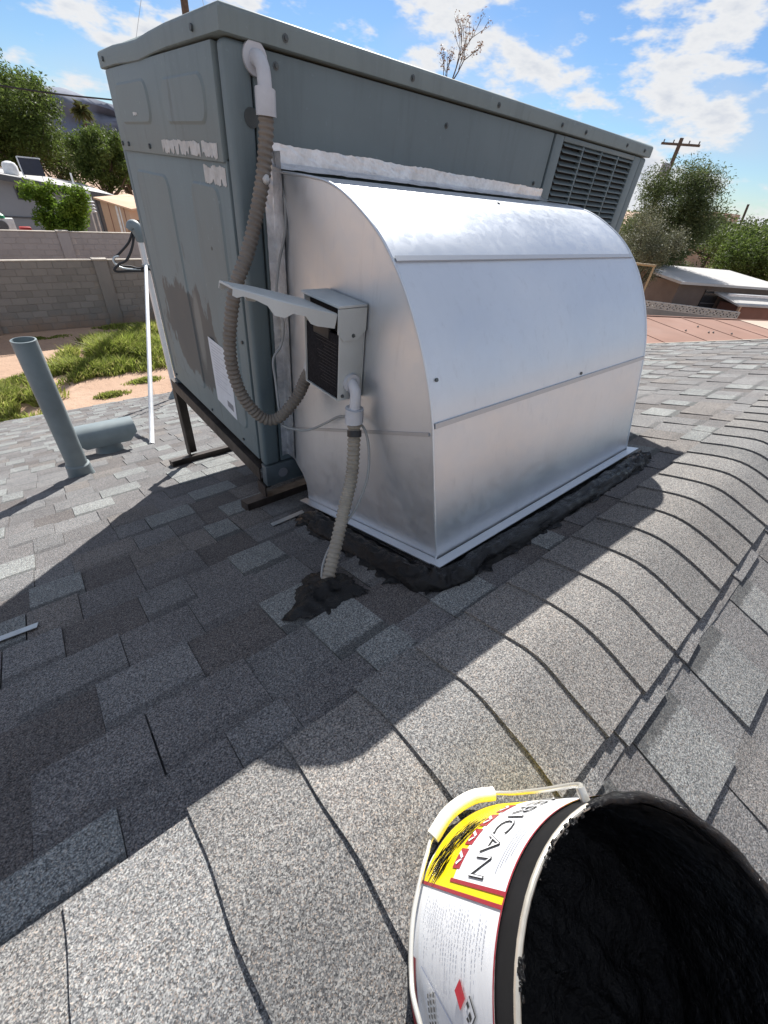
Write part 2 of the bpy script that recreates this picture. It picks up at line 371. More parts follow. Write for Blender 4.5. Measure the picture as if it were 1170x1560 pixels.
# ------------------------------------------------------------------ the ground
ZG = -4.2
def build_ground():
    V = []; F = []; rings = [0, 6, 12, 20, 32, 50, 90, 200, 600, 2000, 6000]; seg = 40
    for r_ in rings:
        for k in range(seg):
            g = 2 * math.pi * k / seg; x = 3 + r_ * math.cos(g); y = 12 + r_ * math.sin(g)
            V.append((x, y, ZG))
    for i in range(len(rings) - 1):
        for k in range(seg):
            k2 = (k + 1) % seg; F.append((i * seg + k, i * seg + k2, (i + 1) * seg + k2, (i + 1) * seg + k))
    tag(mesh_obj('ground', V, F, 'sand'), kind='structure')
build_ground()
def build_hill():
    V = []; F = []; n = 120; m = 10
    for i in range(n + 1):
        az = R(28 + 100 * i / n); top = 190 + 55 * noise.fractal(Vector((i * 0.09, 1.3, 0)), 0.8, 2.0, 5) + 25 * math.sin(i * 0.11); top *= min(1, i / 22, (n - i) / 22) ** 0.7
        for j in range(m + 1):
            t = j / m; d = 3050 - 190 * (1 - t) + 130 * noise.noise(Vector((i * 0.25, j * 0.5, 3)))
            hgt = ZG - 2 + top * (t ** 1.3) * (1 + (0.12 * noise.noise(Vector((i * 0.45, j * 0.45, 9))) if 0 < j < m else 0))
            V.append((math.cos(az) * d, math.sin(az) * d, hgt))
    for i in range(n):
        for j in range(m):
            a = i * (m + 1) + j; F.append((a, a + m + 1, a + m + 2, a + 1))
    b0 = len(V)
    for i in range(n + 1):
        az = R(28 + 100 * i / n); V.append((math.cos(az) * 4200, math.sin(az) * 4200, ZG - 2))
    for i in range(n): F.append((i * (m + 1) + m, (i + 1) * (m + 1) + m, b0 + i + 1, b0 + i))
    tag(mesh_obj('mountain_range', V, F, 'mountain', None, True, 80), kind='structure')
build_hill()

# ------------------------------------------------------------------ the house with the shingle roof
SL = 1 / 3.0; CA = math.cos(math.atan(SL)); SA = math.sin(math.atan(SL))
YR, ZR = -1.054, 0.1813
X0R, X1R = -3.2, 5.10
def rz(y): return -0.17 - SL * y                           # deck height, slope with the machine
def slope(side, x, u, h):                                  # side +1: slope with the machine, -1: far side of the ridge
    return Vector((x, YR + side * (u * CA + h * SA), ZR - u * SA + h * CA))
house = empty('house', (1, 2, ZG), 'house under the grey shingled roof that carries the big air conditioner', 'house')
def build_house():
    for side, um in ((1, 6.59), (-1, 4.2)):
        bm = bmesh.new()
        hexa(bm, [slope(side, X0R, 0.045, -0.06), slope(side, X1R, 0.045, -0.06), slope(side, X1R, um, -0.06), slope(side, X0R, um, -0.06),
                  slope(side, X0R, 0.045, -0.002), slope(side, X1R, 0.045, -0.002), slope(side, X1R, um, -0.002), slope(side, X0R, um, -0.002)])
        bm_obj('roof_deck', bm, 'roof_deck', house)
        bm = bmesh.new(); a = slope(side, X0R, um, -0.18); e = slope(side, X1R, um, -0.004)
        y0, y1 = sorted((a.y, a.y + side * 0.03)); hexa(bm, box8(X0R, X1R, y0, y1, a.z, e.z - 0.004)); bm_obj('fascia', bm, 'fascia_tan', house)
        bm = bmesh.new()
        hexa(bm, [slope(side, X1R, 0.02, -0.16), slope(side, X1R + 0.025, 0.02, -0.16), slope(side, X1R + 0.025, um, -0.16), slope(side, X1R, um, -0.16),
                  slope(side, X1R, 0.02, 0.012), slope(side, X1R + 0.025, 0.02, 0.012), slope(side, X1R + 0.025, um, 0.012), slope(side, X1R, um, 0.012)])
        bm_obj('rake_board', bm, 'fascia_tan', house)
    ya, yb = -4.7, 4.75; za = rz(yb) - 0.09; top = ZR - 0.12
    V = [(X0R + 0.35, ya, ZG), (X1R - 0.35, ya, ZG), (X1R - 0.35, yb, ZG), (X0R + 0.35, yb, ZG)]
    zl = ZR - 0.09 - SL * (YR - ya)
    V += [(X0R + 0.35, ya, zl), (X1R - 0.35, ya, zl), (X1R - 0.35, yb, za), (X0R + 0.35, yb, za), (X0R + 0.35, YR, top), (X1R - 0.35, YR, top)]
    mesh_obj('wall', V, [(0, 1, 5, 4), (2, 3, 7, 6), (1, 2, 6, 9, 5), (3, 0, 4, 8, 7)], 'house_wall', house)
build_house()

def tab_geo(side, x0, x1, u_b, expo, t, j, ov=0.045):
    """one exposed shingle tab: a wedge, thick at its lower (butt) edge, running up under the next course"""
    tt = t * 0.12
    return [slope(side, x0, u_b + j[0], 0.0), slope(side, x1, u_b + j[1], 0.0), slope(side, x1, u_b - expo - ov, 0.0), slope(side, x0, u_b - expo - ov, 0.0),
            slope(side, x0, u_b + j[0], t), slope(side, x1, u_b + j[1], t), slope(side, x1, u_b - expo - ov, tt), slope(side, x0, u_b - expo - ov, tt)]
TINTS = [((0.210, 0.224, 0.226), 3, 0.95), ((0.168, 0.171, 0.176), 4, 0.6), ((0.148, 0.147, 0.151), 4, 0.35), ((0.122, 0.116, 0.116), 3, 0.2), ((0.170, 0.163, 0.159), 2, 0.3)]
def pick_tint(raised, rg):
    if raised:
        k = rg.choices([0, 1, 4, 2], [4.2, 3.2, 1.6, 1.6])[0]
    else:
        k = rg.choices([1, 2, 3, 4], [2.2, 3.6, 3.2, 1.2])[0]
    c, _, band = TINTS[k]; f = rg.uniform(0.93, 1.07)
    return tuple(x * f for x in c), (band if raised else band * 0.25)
def build_shingles():
    rg = random.Random(21); tabs = []
    EX = 0.143
    for side, u0, um in ((1, 0.245, 6.56), (-1, 0.192, 4.18)):
        nrow = int((um - u0) / EX) + 1
        for r_ in range(nrow):
            ub = u0 + r_ * EX; x = X0R - rg.uniform(0, 0.2); raised = rg.random() < 0.5
            while x < X1R:
                w = rg.uniform(0.075, 0.165) if not raised else rg.uniform(0.085, 0.18)
                xa, xb = max(x, X0R), min(x + w, X1R)
                if xb - xa > 0.02:
                    t = (0.0092 if raised else 0.0042) + rg.uniform(-0.0007, 0.0009)
                    gap = 0.0016 if raised else -0.0005
                    j = (rg.uniform(-0.003, 0.003), rg.uniform(-0.003, 0.003))
                    tint, band = pick_tint(raised, rg)
                    if side < 0: tint = tuple(0.5 * 0.175 + 0.5 * c_ for c_ in tint)
                    tabs.append((side, tab_geo(side, xa + gap, xb - gap, ub, EX, t, j, 0.045 if r_ > 1 else max(0.045 + 0.143 - EX, min(0.045, ub - 0.130 - EX)) if r_ else ub - 0.130 - EX), tint, band))
                x += w; raised = (not raised) if rg.random() < 0.82 else raised
    def area(vs):
        P = [project(v) for v in (vs[4], vs[5], vs[6], vs[7])]
        if any(p is None for p in P): return 0
        if max(p[0] for p in P) < 0 or min(p[0] for p in P) > 1170 or max(p[1] for p in P) < 0 or min(p[1] for p in P) > 1560: return 0
        cxp = min(max(sum(p[0] for p in P) / 4, -40), 1210); 
        a = 0
        for i in range(4):
            p, q = P[i], P[(i + 1) % 4]; a += p[0] * q[1] - p[1] * q[0]
        return abs(a) / 2
    def hidden(vs):                                        # under the machine, the duct or behind them
        c_ = (Vector(vs[4]) + Vector(vs[6])) / 2; p = project(c_)
        if p is None: return True
        if p[0] > 620 and p[1] > 1240: return True
        return 470 < p[0] < 960 and p[1] < 700 or 280 < p[0] <= 470 and p[1] < 560
    order = sorted(range(len(tabs)), key=lambda i: -(0 if hidden(tabs[i][1]) else area(tabs[i][1])))
    single = set(order[:300])
    for i in order[:300]:
        side, vs, tint, band = tabs[i]
        org = Vector(vs[0]); me = bpy.data.meshes.new('shingle')
        f = BOXF if side > 0 else [q[::-1] for q in BOXF]
        me.from_pydata([tuple(Vector(v) - org) for v in vs], [], f); ul = me.uv_layers.new(name='uv')
        for lp in me.loops: ul.data[lp.index].uv = (0.5, 1.0 if lp.vertex_index in (2, 3, 6, 7) else 0.0)
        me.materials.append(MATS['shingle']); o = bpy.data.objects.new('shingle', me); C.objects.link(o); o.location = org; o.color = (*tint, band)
        attach(o, house)
    V = []; F = []; cols = []; uvs = []
    for i, (side, vs, tint, band) in enumerate(tabs):
        if i in single: continue
        b0 = len(V); V += [tuple(v) for v in vs]
        for q in BOXF:
            q2 = q if side > 0 else q[::-1]; F.append(tuple(b0 + k for k in q2))
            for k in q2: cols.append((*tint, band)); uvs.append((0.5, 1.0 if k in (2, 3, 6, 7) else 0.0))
    o = mesh_obj('shingle_field', V, F, 'shingle_field', house); me = o.data
    ca = me.color_attributes.new('tint', 'FLOAT_COLOR', 'CORNER'); ul = me.uv_layers.new(name='uv')
    ca.data.foreach_set('color', [c_ for q in cols for c_ in q]); ul.data.foreach_set('uv', [c_ for q in uvs for c_ in q])
    o['kind'] = 'stuff'
build_shingles()
def build_caps():
    rg = random.Random(5); EX = 0.139; e = 0.045; HW = 0.158
    def cz(s, h): return ZR + 0.005 - SL * math.sqrt(s * s + e * e) + h
    x = X0R; k = 0
    while x < X1R - 0.1:
        n = 14; V = []; F = []; jl, jr = rg.uniform(-0.006, 0.006), rg.uniform(-0.007, 0.005); sk = rg.uniform(-0.004, 0.004)
        x1 = min(x + EX + 0.055, X1R); ph = rg.uniform(0, 6)
        for (xx, h0, h1) in ((x, 0.003, 0.0125), (x1, 0.002, 0.0045)):
            for hh in (h0, h1):
                for i in range(n + 1):
                    s = -(HW + jr) + (2 * HW + jl + jr) * i / n
                    wob = 0.0016 * math.sin(i * 0.9 + ph) + sk * (i / n - 0.5)
                    V.append((xx + wob, YR + s, cz(s, hh)))
        m = n + 1
        for i in range(n):
            F.append((i, i + 1, m + i + 1, m + i)); F.append((2 * m + i, 3 * m + i, 3 * m + i + 1, 2 * m + i + 1))
            F.append((m + i, m + i + 1, 3 * m + i + 1, 3 * m + i)); F.append((i, 2 * m + i, 2 * m + i + 1, i + 1))
        F.append((0, m, 3 * m, 2 * m)); F.append((n, 2 * m + n, 3 * m + n, m + n))
        o = mesh_obj('ridge_cap', V, F, 'shingle', house, True, 50)
        ul = o.data.uv_layers.new(name='uv')
        for lp in o.data.loops: ul.data[lp.index].uv = (0.5, 1.0)
        f = rg.uniform(0.88, 1.10); w = rg.uniform(-0.005, 0.005)
        o.color = (0.184 * f + w, 0.183 * f, 0.181 * f - w, 0.0)
        x += EX; k += 1
build_caps()

# ------------------------------------------------------------------ the air conditioner
L_, W_, H_ = 1.985, 0.908, 1.02
ac = empty('rooftop_air_conditioner', (L_ / 2, W_ / 2, 0), 'large weathered blue-grey packaged air conditioner standing on the shingle roof', 'air conditioner')
def rrect(cy, cz_, hy, hz, r_, n=5):
    pts = []
    for (sy, sz, a0) in ((1, 1, 0), (-1, 1, 90), (-1, -1, 180), (1, -1, 270)):
        for k in range(n + 1):
            a = R(a0 + 90 * k / n); pts.append((cy + sy * (hy - r_) + r_ * math.cos(a), cz_ + sz * (hz - r_) + r_ * math.sin(a)))
    return pts
def emboss(y0, y1, z0, z1, xf, parent):
    cy, cz_ = (y0 + y1) / 2, (z0 + z1) / 2; hy, hz = (y1 - y0) / 2, (z1 - z0) / 2
    A = rrect(cy, cz_, hy, hz, 0.034); B = rrect(cy, cz_, hy - 0.007, hz - 0.007, 0.028); n = len(A)
    V = [(xf + 0.001, y, z) for y, z in A] + [(xf - 0.0045, y, z) for y, z in B]
    F = [(i, (i + 1) % n, n + (i + 1) % n, n + i) for i in range(n)] + [tuple(range(n, 2 * n))]
    mesh_obj('embossed_field', V, F, 'ac_paint_end', parent, True, 30)
def screw(p, nrm, parent, r_=0.008):
    nrm = Vector(nrm); lathe('screw', [(r_ * 1.5, 0.0), (r_ * 1.5, 0.0015), (r_ * 0.9, 0.0018), (r_ * 0.8, 0.005), (0.0005, 0.0055)], p, nrm, 'screw', parent, 8, smooth=False) if abs(nrm.x) < 0.5 else \
        tube('screw', [Vector(p), Vector(p) + nrm * 0.005], r_, 'screw', parent, 7)
def build_ac():
    box('cabinet', 0.014, L_ - 0.014, 0.014, W_ - 0.01, 0.0, 1.0, 'dark_gap', ac)
    sp = box('side_panel', 0.058, 1.214, 0.0, 0.013, 0.004, 1.005, 'ac_paint', ac, 0.002)
    box('back_panel', 0.02, L_ - 0.02, W_ - 0.012, W_, 0.0, 1.005, 'ac_paint', ac, 0.002)
    box('end_panel', L_ - 0.013, L_, 0.03, W_ - 0.02, 0.0, 1.005, 'ac_paint', ac, 0.002)
    for (xa, ya) in ((-0.003, -0.004), (L_ - 0.055, -0.004)):
        box('corner_post', xa, xa + 0.058, ya, ya + 0.04, 0.0, 1.008, 'ac_paint', ac, 0.011, 3)
    box('corner_post', -0.003, 0.04, W_ - 0.028, W_ + 0.003, 0.0, 1.008, 'ac_paint', ac, 0.006, 2)
    up = box('end_panel', -0.009, 0.012, 0.047, W_ - 0.03, 0.812, 1.006, 'ac_paint_end', ac, 0.004)
    lo = box('end_panel', -0.002, 0.013, 0.047, W_ - 0.03, 0.004, 0.822, 'ac_paint_end', ac, 0.003)
    up['label'] = 'short upper end panel with bent lower lip'; lo['label'] = 'tall lower end panel with worn grey paint'
    emboss(0.50, 0.81, 0.876, 0.972, -0.009, up); emboss(0.10, 0.385, 0.876, 0.966, -0.009, up)
    emboss(0.482, 0.80, 0.09, 0.768, -0.002, lo); emboss(0.105, 0.30, 0.085, 0.768, -0.002, lo)
    # sheet-metal cap, sagging a little at the middle of its end
    xs = [-0.012, 0.3, 0.7, 1.1, 1.5, L_ + 0.010]; ys = [-0.012, 0.15, 0.3, 0.42, 0.52, 0.62, 0.75, W_ + 0.010]
    def sag(x, y): return -0.008 * math.exp(-((y - 0.54) / 0.13) ** 2) * max(0, 1 - (x + 0.02) / 0.5) - 0.006 * max(0, (y - 0.5)) 
    ring = [(-0.024, x) for x in xs] ; per = [(x, ys[0]) for x in xs] + [(xs[-1], y) for y in ys[1:]] + [(x, ys[-1]) for x in xs[::-1][1:]] + [(xs[0], y) for y in ys[::-1][1:-1]]
    n = len(per); V = []; cxm, cym = L_ / 2, W_ / 2
    def inset(x, y, d): return (x - d * (1 if x > cxm else -1) if x in (xs[0], xs[-1]) else x, y - d * (1 if y > cym else -1) if y in (ys[0], ys[-1]) else y)
    for d, z in ((0.003, 1.010), (0.0, 1.012), (0.0, 1.042), (0.002, 1.048), (0.007, 1.0515), (0.014, 1.052)):
        for x, y in per:
            ix, iy = inset(x, y, d); V.append((ix, iy, z + sag(x, y)))
    F = []
    for r_ in range(5):
        for i in range(n): F.append((r_ * n + i, r_ * n + (i + 1) % n, (r_ + 1) * n + (i + 1) % n, (r_ + 1) * n + i))
    F.append(tuple(5 * n + i for i in range(n))); F.append(tuple(range(n))[::-1])
    cap = mesh_obj('top_cap', V, F, 'ac_cap', ac, True, 50)
    for x in (0.132, 0.50, 0.863, 1.229, 1.397, 1.745, 1.918): screw((x, -0.012, 1.028), (0, -1, 0), cap, 0.0048)
    for y in (0.12, 0.86): screw((-0.012, y, 1.026), (-1, 0, 0), cap, 0.006)
    for x, z in ((0.113, 0.985), (0.659, 0.957), (1.16, 0.86)): screw((x, 0.0, z), (0, -1, 0), sp, 0.0048)
    for y, z in ((0.79, 0.83), (0.57, 0.829), (0.86, 0.83)): screw((-0.009, y, z), (-1, 0, 0), up, 0.006)
    for y, z in ((0.86, 0.03), (0.45, 0.025), (0.16, 0.03), (0.20, 0.62), (0.07, 0.40)): screw((-0.002, y, z), (-1, 0, 0), lo, 0.005)
    tube('knockout_plug', [(0.045, 0.0, 0.895), (0.045, -0.006, 0.895)], 0.017, 'screw', sp, 16)
    # louvred panel
    lp = box('louver_panel', 1.222, 1.278, -0.004, 0.013, 0.004, 1.005, 'ac_paint', ac, 0.003)
    box('louver_panel', 1.866, 1.927, -0.004, 0.013, 0.004, 1.005, 'ac_paint', ac, 0.003)
    box('panel_rail', 1.279, 1.865, -0.004, 0.013, 0.990, 1.005, 'ac_paint', ac, 0.002)
    box('panel_rail', 1.279, 1.865, -0.004, 0.013, 0.004, 0.53, 'ac_paint', ac, 0.002)
    cols = [(1.287, 1.424), (1.436, 1.573), (1.583, 1.717), (1.729, 1.860)]
    for i in range(3): box('mullion', cols[i][1] + 0.001, cols[i + 1][0] - 0.001, -0.004, 0.013, 0.531, 0.989, 'ac_paint', ac, 0.002)
    V = [(0, -0.0065, 0), (1, -0.0065, 0), (1, 0.012, 0.0155), (0, 0.012, 0.0155), (0, -0.0065, 0.0025), (1, -0.0065, 0.0025), (1, 0.012, 0.018), (0, 0.012, 0.018)]
    me = bpy.data.meshes.new('slat'); me.from_pydata(V, [], BOXF); me.materials.append(MATS['ac_paint'])
    for (xa, xb) in cols:
        for k in range(24):
            o = bpy.data.objects.new('slat', me); C.objects.link(o); o.location = (xa, 0, 0.978 - k * 0.0182); o.scale = (xb - xa, 1, 0.75); attach(o, ac)
    # paper label on the end panel
    lab = mesh_obj('paper_label', [(-0.0075, 0.351, 0.340), (-0.0075, 0.185, 0.335), (-0.0075, 0.188, 0.094), (-0.0075, 0.352, 0.110), (-0.0068, 0.351, 0.340), (-0.0068, 0.185, 0.335), (-0.0068, 0.188, 0.094), (-0.0068, 0.352, 0.110)],
                   [(0, 1, 2, 3), (7, 6, 5, 4), (0, 4, 5, 1), (1, 5, 6, 2), (2, 6, 7, 3), (3, 7, 4, 0)], 'paper', lo)
    rg = random.Random(3); bm = bmesh.new()
    for i in range(15):
        z = 0.325 - i * 0.0105; y1 = 0.338 - rg.uniform(0, 0.01); y0 = y1 - rg.uniform(0.05, 0.13)
        v = [bm.verts.new((-0.0078, y, zz)) for y, zz in ((y1, z), (y0, z), (y0, z - 0.0022), (y1, z - 0.0022))]; bm.faces.new(v)
    bm_obj('printed_lines', bm, 'label_line', lab)
    bm = bmesh.new(); v = [bm.verts.new((-0.0078, y, z)) for y, z in ((0.255, 0.145), (0.205, 0.143), (0.205, 0.118), (0.255, 0.122))]; bm.faces.new(v); bm_obj('printed_block', bm, 'print_grey', lab)
    # torn tape residue along the lip
    def shred(y0, y1, z0, z1, xf, seed, parent, density):
        bm = bmesh.new(); rg = random.Random(seed); y = y0; prev = None
        while y < y1:
            n1 = noise.noise(Vector((y * 30, seed, 0))); n2 = noise.noise(Vector((y * 55, seed, 5)))
            zt = z1 - (z1 - z0) * max(0, 0.12 + 0.15 * n1 + rg.uniform(0, .06)); zb = z0 + (z1 - z0) * max(0, 0.08 + (0.95 * n2 if n2 > 0.1 else 0.2 * n2) + rg.uniform(0, .10)); zb = min(zb, zt - 0.001)
            cur = (bm.verts.new((xf, y, zb)), bm.verts.new((xf, y, zt)))
            if prev and noise.noise(Vector((y * 38, seed, 9))) < density - 0.5: bm.faces.new([prev[0], cur[0], cur[1], prev[1]])
            prev = cur; y += rg.uniform(0.002, 0.006)
        bmesh.ops.delete(bm, geom=[v for v in bm.verts if not v.link_faces], context='VERTS')
        o = bm_obj('tape_residue', bm, 'residue', parent); md = o.modifiers.new('thick', 'SOLIDIFY'); md.thickness = 0.0008
    shred(0.07, 0.46, 0.815, 0.852, -0.0105, 4, up, 0.93); shred(0.055, 0.19, 0.762, 0.81, -0.0035, 5, lo, 0.7)
    shred(0.62, 0.66, 0.895, 0.905, -0.0145, 6, up, 0.8)
    # base rail below the cabinet
    br = box('base_rail', -0.004, L_ + 0.004, -0.006, 0.03, -0.085, -0.003, 'base_rail', ac, 0.003)
    tube('knockout', [(0.06, -0.006, -0.042), (0.06, -0.0085, -0.042)], 0.018, 'print_grey', br, 16)
    box('base_rail', -0.004, L_ + 0.004, W_ - 0.03, W_ + 0.004, -0.022, -0.003, 'base_rail', ac, 0.003)
build_ac()

# ------------------------------------------------------------------ steel stand
st = empty('equipment_stand', (1.0, 0.45, -0.3), 'dark brown welded angle-iron stand holding up the air conditioner', 'stand')
def angle_y(name, x, y0, y1, zt, flip=1):
    bm = bmesh.new(); x0, x1 = sorted((x, x + flip * 0.05)); hexa(bm, box8(x0, x1, y0, y1, zt - 0.005, zt)); xa, xb = sorted((x, x + flip * 0.005)); hexa(bm, box8(xa, xb, y0, y1, zt - 0.052, zt - 0.0052))
    bm_obj(name, bm, 'steel_dark', st)
def build_stand():
    for x, f in ((-0.012, 1), (1.95, -1)): angle_y('side_rail', x, 0.034, 0.955, -0.0235, f)
    for x in (-0.012, 1.90):
        ztop = -0.0775; y = 0.915
        bm = bmesh.new(); hexa(bm, box8(x, x + 0.006, y, y + 0.05, rz(0.94) + 0.038, ztop)); hexa(bm, box8(x + 0.0065, x + 0.05, y + 0.044, y + 0.05, rz(0.94) + 0.038, ztop)); bm_obj('leg', bm, 'steel_dark', st)
        bm = bmesh.new(); hexa(bm, box8(x, x + 0.006, 0.0, 0.06, rz(0.02) + 0.042, -0.0865)); hexa(bm, box8(x + 0.0065, x + 0.05, 0.054, 0.06, rz(0.02) + 0.042, -0.0865)); bm_obj('leg', bm, 'steel_dark', st)
        def rbar(x0, x1, y0, y1, h0, h1):
            bm = bmesh.new(); hexa(bm, [(x0, y0, rz(y0) + h0), (x1, y0, rz(y0) + h0), (x1, y1, rz(y1) + h0), (x0, y1, rz(y1) + h0), (x0, y0, rz(y0) + h1), (x1, y0, rz(y0) + h1), (x1, y1, rz(y1) + h1), (x0, y1, rz(y1) + h1)]); return bm
        bm_obj('foot_bar', rbar(x - 0.10, x + 0.28, 0.90, 0.96, 0.004, 0.036), 'steel_dark', st)
        bm_obj('foot_bar', rbar(x - 0.075, x + 0.25, -0.01, 0.055, 0.004, 0.04), 'steel_dark', st)
build_stand()

# ------------------------------------------------------------------ the duct elbow
XD, XE = 0.09, 1.13
PROF = [(-0.012, 0.808), (-0.10, 0.8075), (-0.18, 0.8065), (-0.245, 0.802), (-0.31, 0.786), (-0.38, 0.757), (-0.428, 0.730), (-0.468, 0.699), (-0.508, 0.660), (-0.543, 0.617), (-0.575, 0.570), (-0.603, 0.520), (-0.625, 0.473), (-0.643, 0.424), (-0.733, 0.098)]
duct = empty('duct_elbow', (0.6, -0.4, 0.1), 'shiny galvanised sheet-metal duct elbow curving from air conditioner down to roof', 'duct')
def build_duct():
    P = [Vector((0, y, z)) for y, z in PROF]
    S = catmull(P[:14], 4) + [P[14]]
    def nrm(i):
        t = (S[min(i + 1, len(S) - 1)] - S[max(i - 1, 0)]).normalized(); return Vector((0, -t.z, t.y)) * -1 if False else Vector((0, t.z, -t.y))
    def strip(name, i0, i1):
        V = []; F = []; ids = list(range(i0, i1 + 1)); k = 8
        for i in ids:
            n = nrm(i)
            if n.z < 0 and n.y > 0: n = -n
            for j in range(k + 1):
                x = XD + 0.001 + (XE - XD - 0.002) * j / k
                dv = 0.0006 * noise.noise(Vector((x * 2, i * 0.06, 2.0)))
                p = S[i] + n * dv; V.append((x, p.y, p.z))
        m = k + 1
        for a in range(len(ids) - 1):
            for j in range(k): F.append((a * m + j, a * m + j + 1, (a + 1) * m + j + 1, (a + 1) * m + j))
        o = mesh_obj(name, V, F, 'galvanised', duct, True, 60)
        return o
    iA = 28; iB = 52                                        # seam indices in S (PROF[7], PROF[13])
    strip('top_panel', 0, iA); strip('front_panel', iA, iB)
    # lower front panel, subdivided a little
    extra = [S[52].lerp(S[53], t / 6) for t in range(7)]
    V = []; F = []
    for i, p in enumerate(extra):
        for j in range(9): V.append((XD + 0.001 + (XE - XD - 0.002) * j / 8, p.y, p.z))
    for a in range(6):
        for j in range(8): F.append((a * 9 + j, a * 9 + j + 1, (a + 1) * 9 + j + 1, (a + 1) * 9 + j))
    o = mesh_obj('front_panel', V, F, 'galvanised', duct, True, 60)
    for i in (iA, iB):                                      # flat seams across the face
        t = (S[i + 1] - S[i - 1]).normalized(); n = Vector((0, t.z, -t.y)); n = n if n.y < 0 else -n
        if i == iB: t = (S[53] - S[52]).normalized(); n = Vector((0, t.z, -t.y)); n = n if n.y < 0 else -n
        a = S[i] + n * 0.0002 - t * 0.005; bm = bmesh.new(); b_ = a + t * 0.011
        hexa(bm, [(XD + 0.002, a.y, a.z), (XE - 0.002, a.y, a.z), (XE - 0.002, b_.y, b_.z), (XD + 0.002, b_.y, b_.z)] + [(x, q.y + n.y * 0.0042, q.z + n.z * 0.0042) for x, q in ((XD + 0.002, a), (XE - 0.002, a), (XE - 0.002, b_), (XD + 0.002, b_))])
        bm_obj('seam', bm, 'galvanised_seam', duct)
    # side cheeks
    out = [(p.y, p.z) for p in S]
    back = [(-0.735 + 0.0, 0.098), (-0.13, rz(-0.13) + 0.03), (-0.128, -0.07), (-0.118, -0.035), (-0.095, -0.008), (-0.06, 0.012), (-0.03, 0.035), (-0.012, 0.06)]
    poly = out + back[1:]
    for x, nm in ((XD, 'near'), (XE, 'far')):
        bm = bmesh.new(); vs = [bm.verts.new((x, y, z)) for y, z in poly]; f = bm.faces.new(vs)
        bmesh.ops.triangulate(bm, faces=[f]); bmesh.ops.subdivide_edges(bm, edges=list(bm.edges), cuts=2, use_grid_fill=True)
        pass
        o = bm_obj('side_cheek', bm, 'galvanised', duct)
        xb = x - 0.002 if nm == 'near' else x + 0.002
        tube('edge_bead', [(xb, p.y, p.z) for p in S], 0.0030, 'galvanised', duct, 8)
    # seam across the near cheek
    bm = bmesh.new(); hexa(bm, [(XD - 0.004, -0.028, 0.130 + 0.004), (XD - 0.0012, -0.028, 0.134), (XD - 0.0012, -0.638, 0.398), (XD - 0.004, -0.638, 0.398), (XD - 0.004, -0.028, 0.142), (XD - 0.0012, -0.028, 0.142), (XD - 0.0012, -0.636, 0.406), (XD - 0.004, -0.636, 0.406)])
    bm_obj('seam', bm, 'galvanised_seam', duct)
    # flange and skirt round the foot
    def rb(x0, x1, y0, y1, h0, h1):
        bm = bmesh.new(); hexa(bm, [(x0, y0, rz(y0) + h0), (x1, y0, rz(y0) + h0), (x1, y1, rz(y1) + h0), (x0, y1, rz(y1) + h0), (x0, y0, rz(y0) + h1), (x1, y0, rz(y0) + h1), (x1, y1, rz(y1) + h1), (x0, y1, rz(y1) + h1)]); return bm
    bm_obj('flange', rb(0.064, 1.158, -0.764, -0.736, 0.0285, 0.032), 'galvanised', duct); bm_obj('flange', rb(0.062, XD - 0.002, -0.7355, -0.118, 0.028, 0.0315), 'galvanised', duct)
    bm_obj('flange', rb(XE + 0.002, 1.158, -0.7355, -0.118, 0.028, 0.0315), 'galvanised', duct)
    bm_obj('skirt', rb(XD + 0.004, XE - 0.004, -0.731, -0.13, 0.0, 0.027), 'dark_gap', duct)
    for x, i in ((0.62, 14), (0.112, 45), (0.70, 51)):     # screw heads on the skin
        t = (S[i + 1] - S[i - 1]).normalized(); n = Vector((0, t.z, -t.y)); n = n if n.y < 0 else -n
        q = Vector((x, S[i].y, S[i].z)); tube('screw', [q, q + n * 0.003], 0.0042, 'screw', duct, 7)
    # foil tape closing the joint with the cabinet
    def foil(name, grid, seed, amp):
        V = []; F = []; nu = len(grid); nv = len(grid[0])
        for i in range(nu):
            for j in range(nv):
                p = Vector(grid[i][j]); d = noise.noise_vector(Vector((p.x * 30, p.y * 60, p.z * 60)) + Vector((seed, 0, 0))) * amp + noise.noise_vector(p * 170) * amp * 0.6
                V.append((p.x + d.x * 0.6, p.y - abs(d.y) - 0.001, p.z + d.z))
        for i in range(nu - 1):
            for j in range(nv - 1): F.append((i * nv + j, i * nv + j + 1, (i + 1) * nv + j + 1, (i + 1) * nv + j))
        F = [t for q in F for t in ((q[0], q[1], q[2]), (q[0], q[2], q[3]))]; mesh_obj(name, V, F, 'foil', duct)
    rg = random.Random(8); g = []
    for i in range(110):
        x = 0.075 + (1.222 - 0.075) * i / 109; zt = 0.860 + rg.uniform(-0.0012, 0.0012) + 0.004 * noise.noise(Vector((x * 9, 0, 0))) - 0.012 * (i / 109); row = []
        for j in range(12):
            t = j / 11
            if t < 0.6: row.append((x, -0.005, zt - (zt - 0.822) * t / 0.6))
            else: q = (t - 0.6) / 0.4; row.append((x, -0.006 - 0.045 * q, 0.822 - 0.008 * q))
        g.append(row)
    foil('foil_tape', g, 1.0, 0.0014)
    g = []
    for i in range(90):
        z = 0.845 - (0.845 - 0.028) * i / 89; row = []
        for j in range(10):
            t = j / 9
            if t < 0.55: row.append((0.062 + 0.026 * t / 0.55, -0.006, z))
            else: q = (t - 0.55) / 0.45; row.append((0.0855 - 0.0, -0.006 - 0.045 * q, z))
        g.append(row)
    foil('foil_tape', g, 4.0, 0.0016)
build_duct()

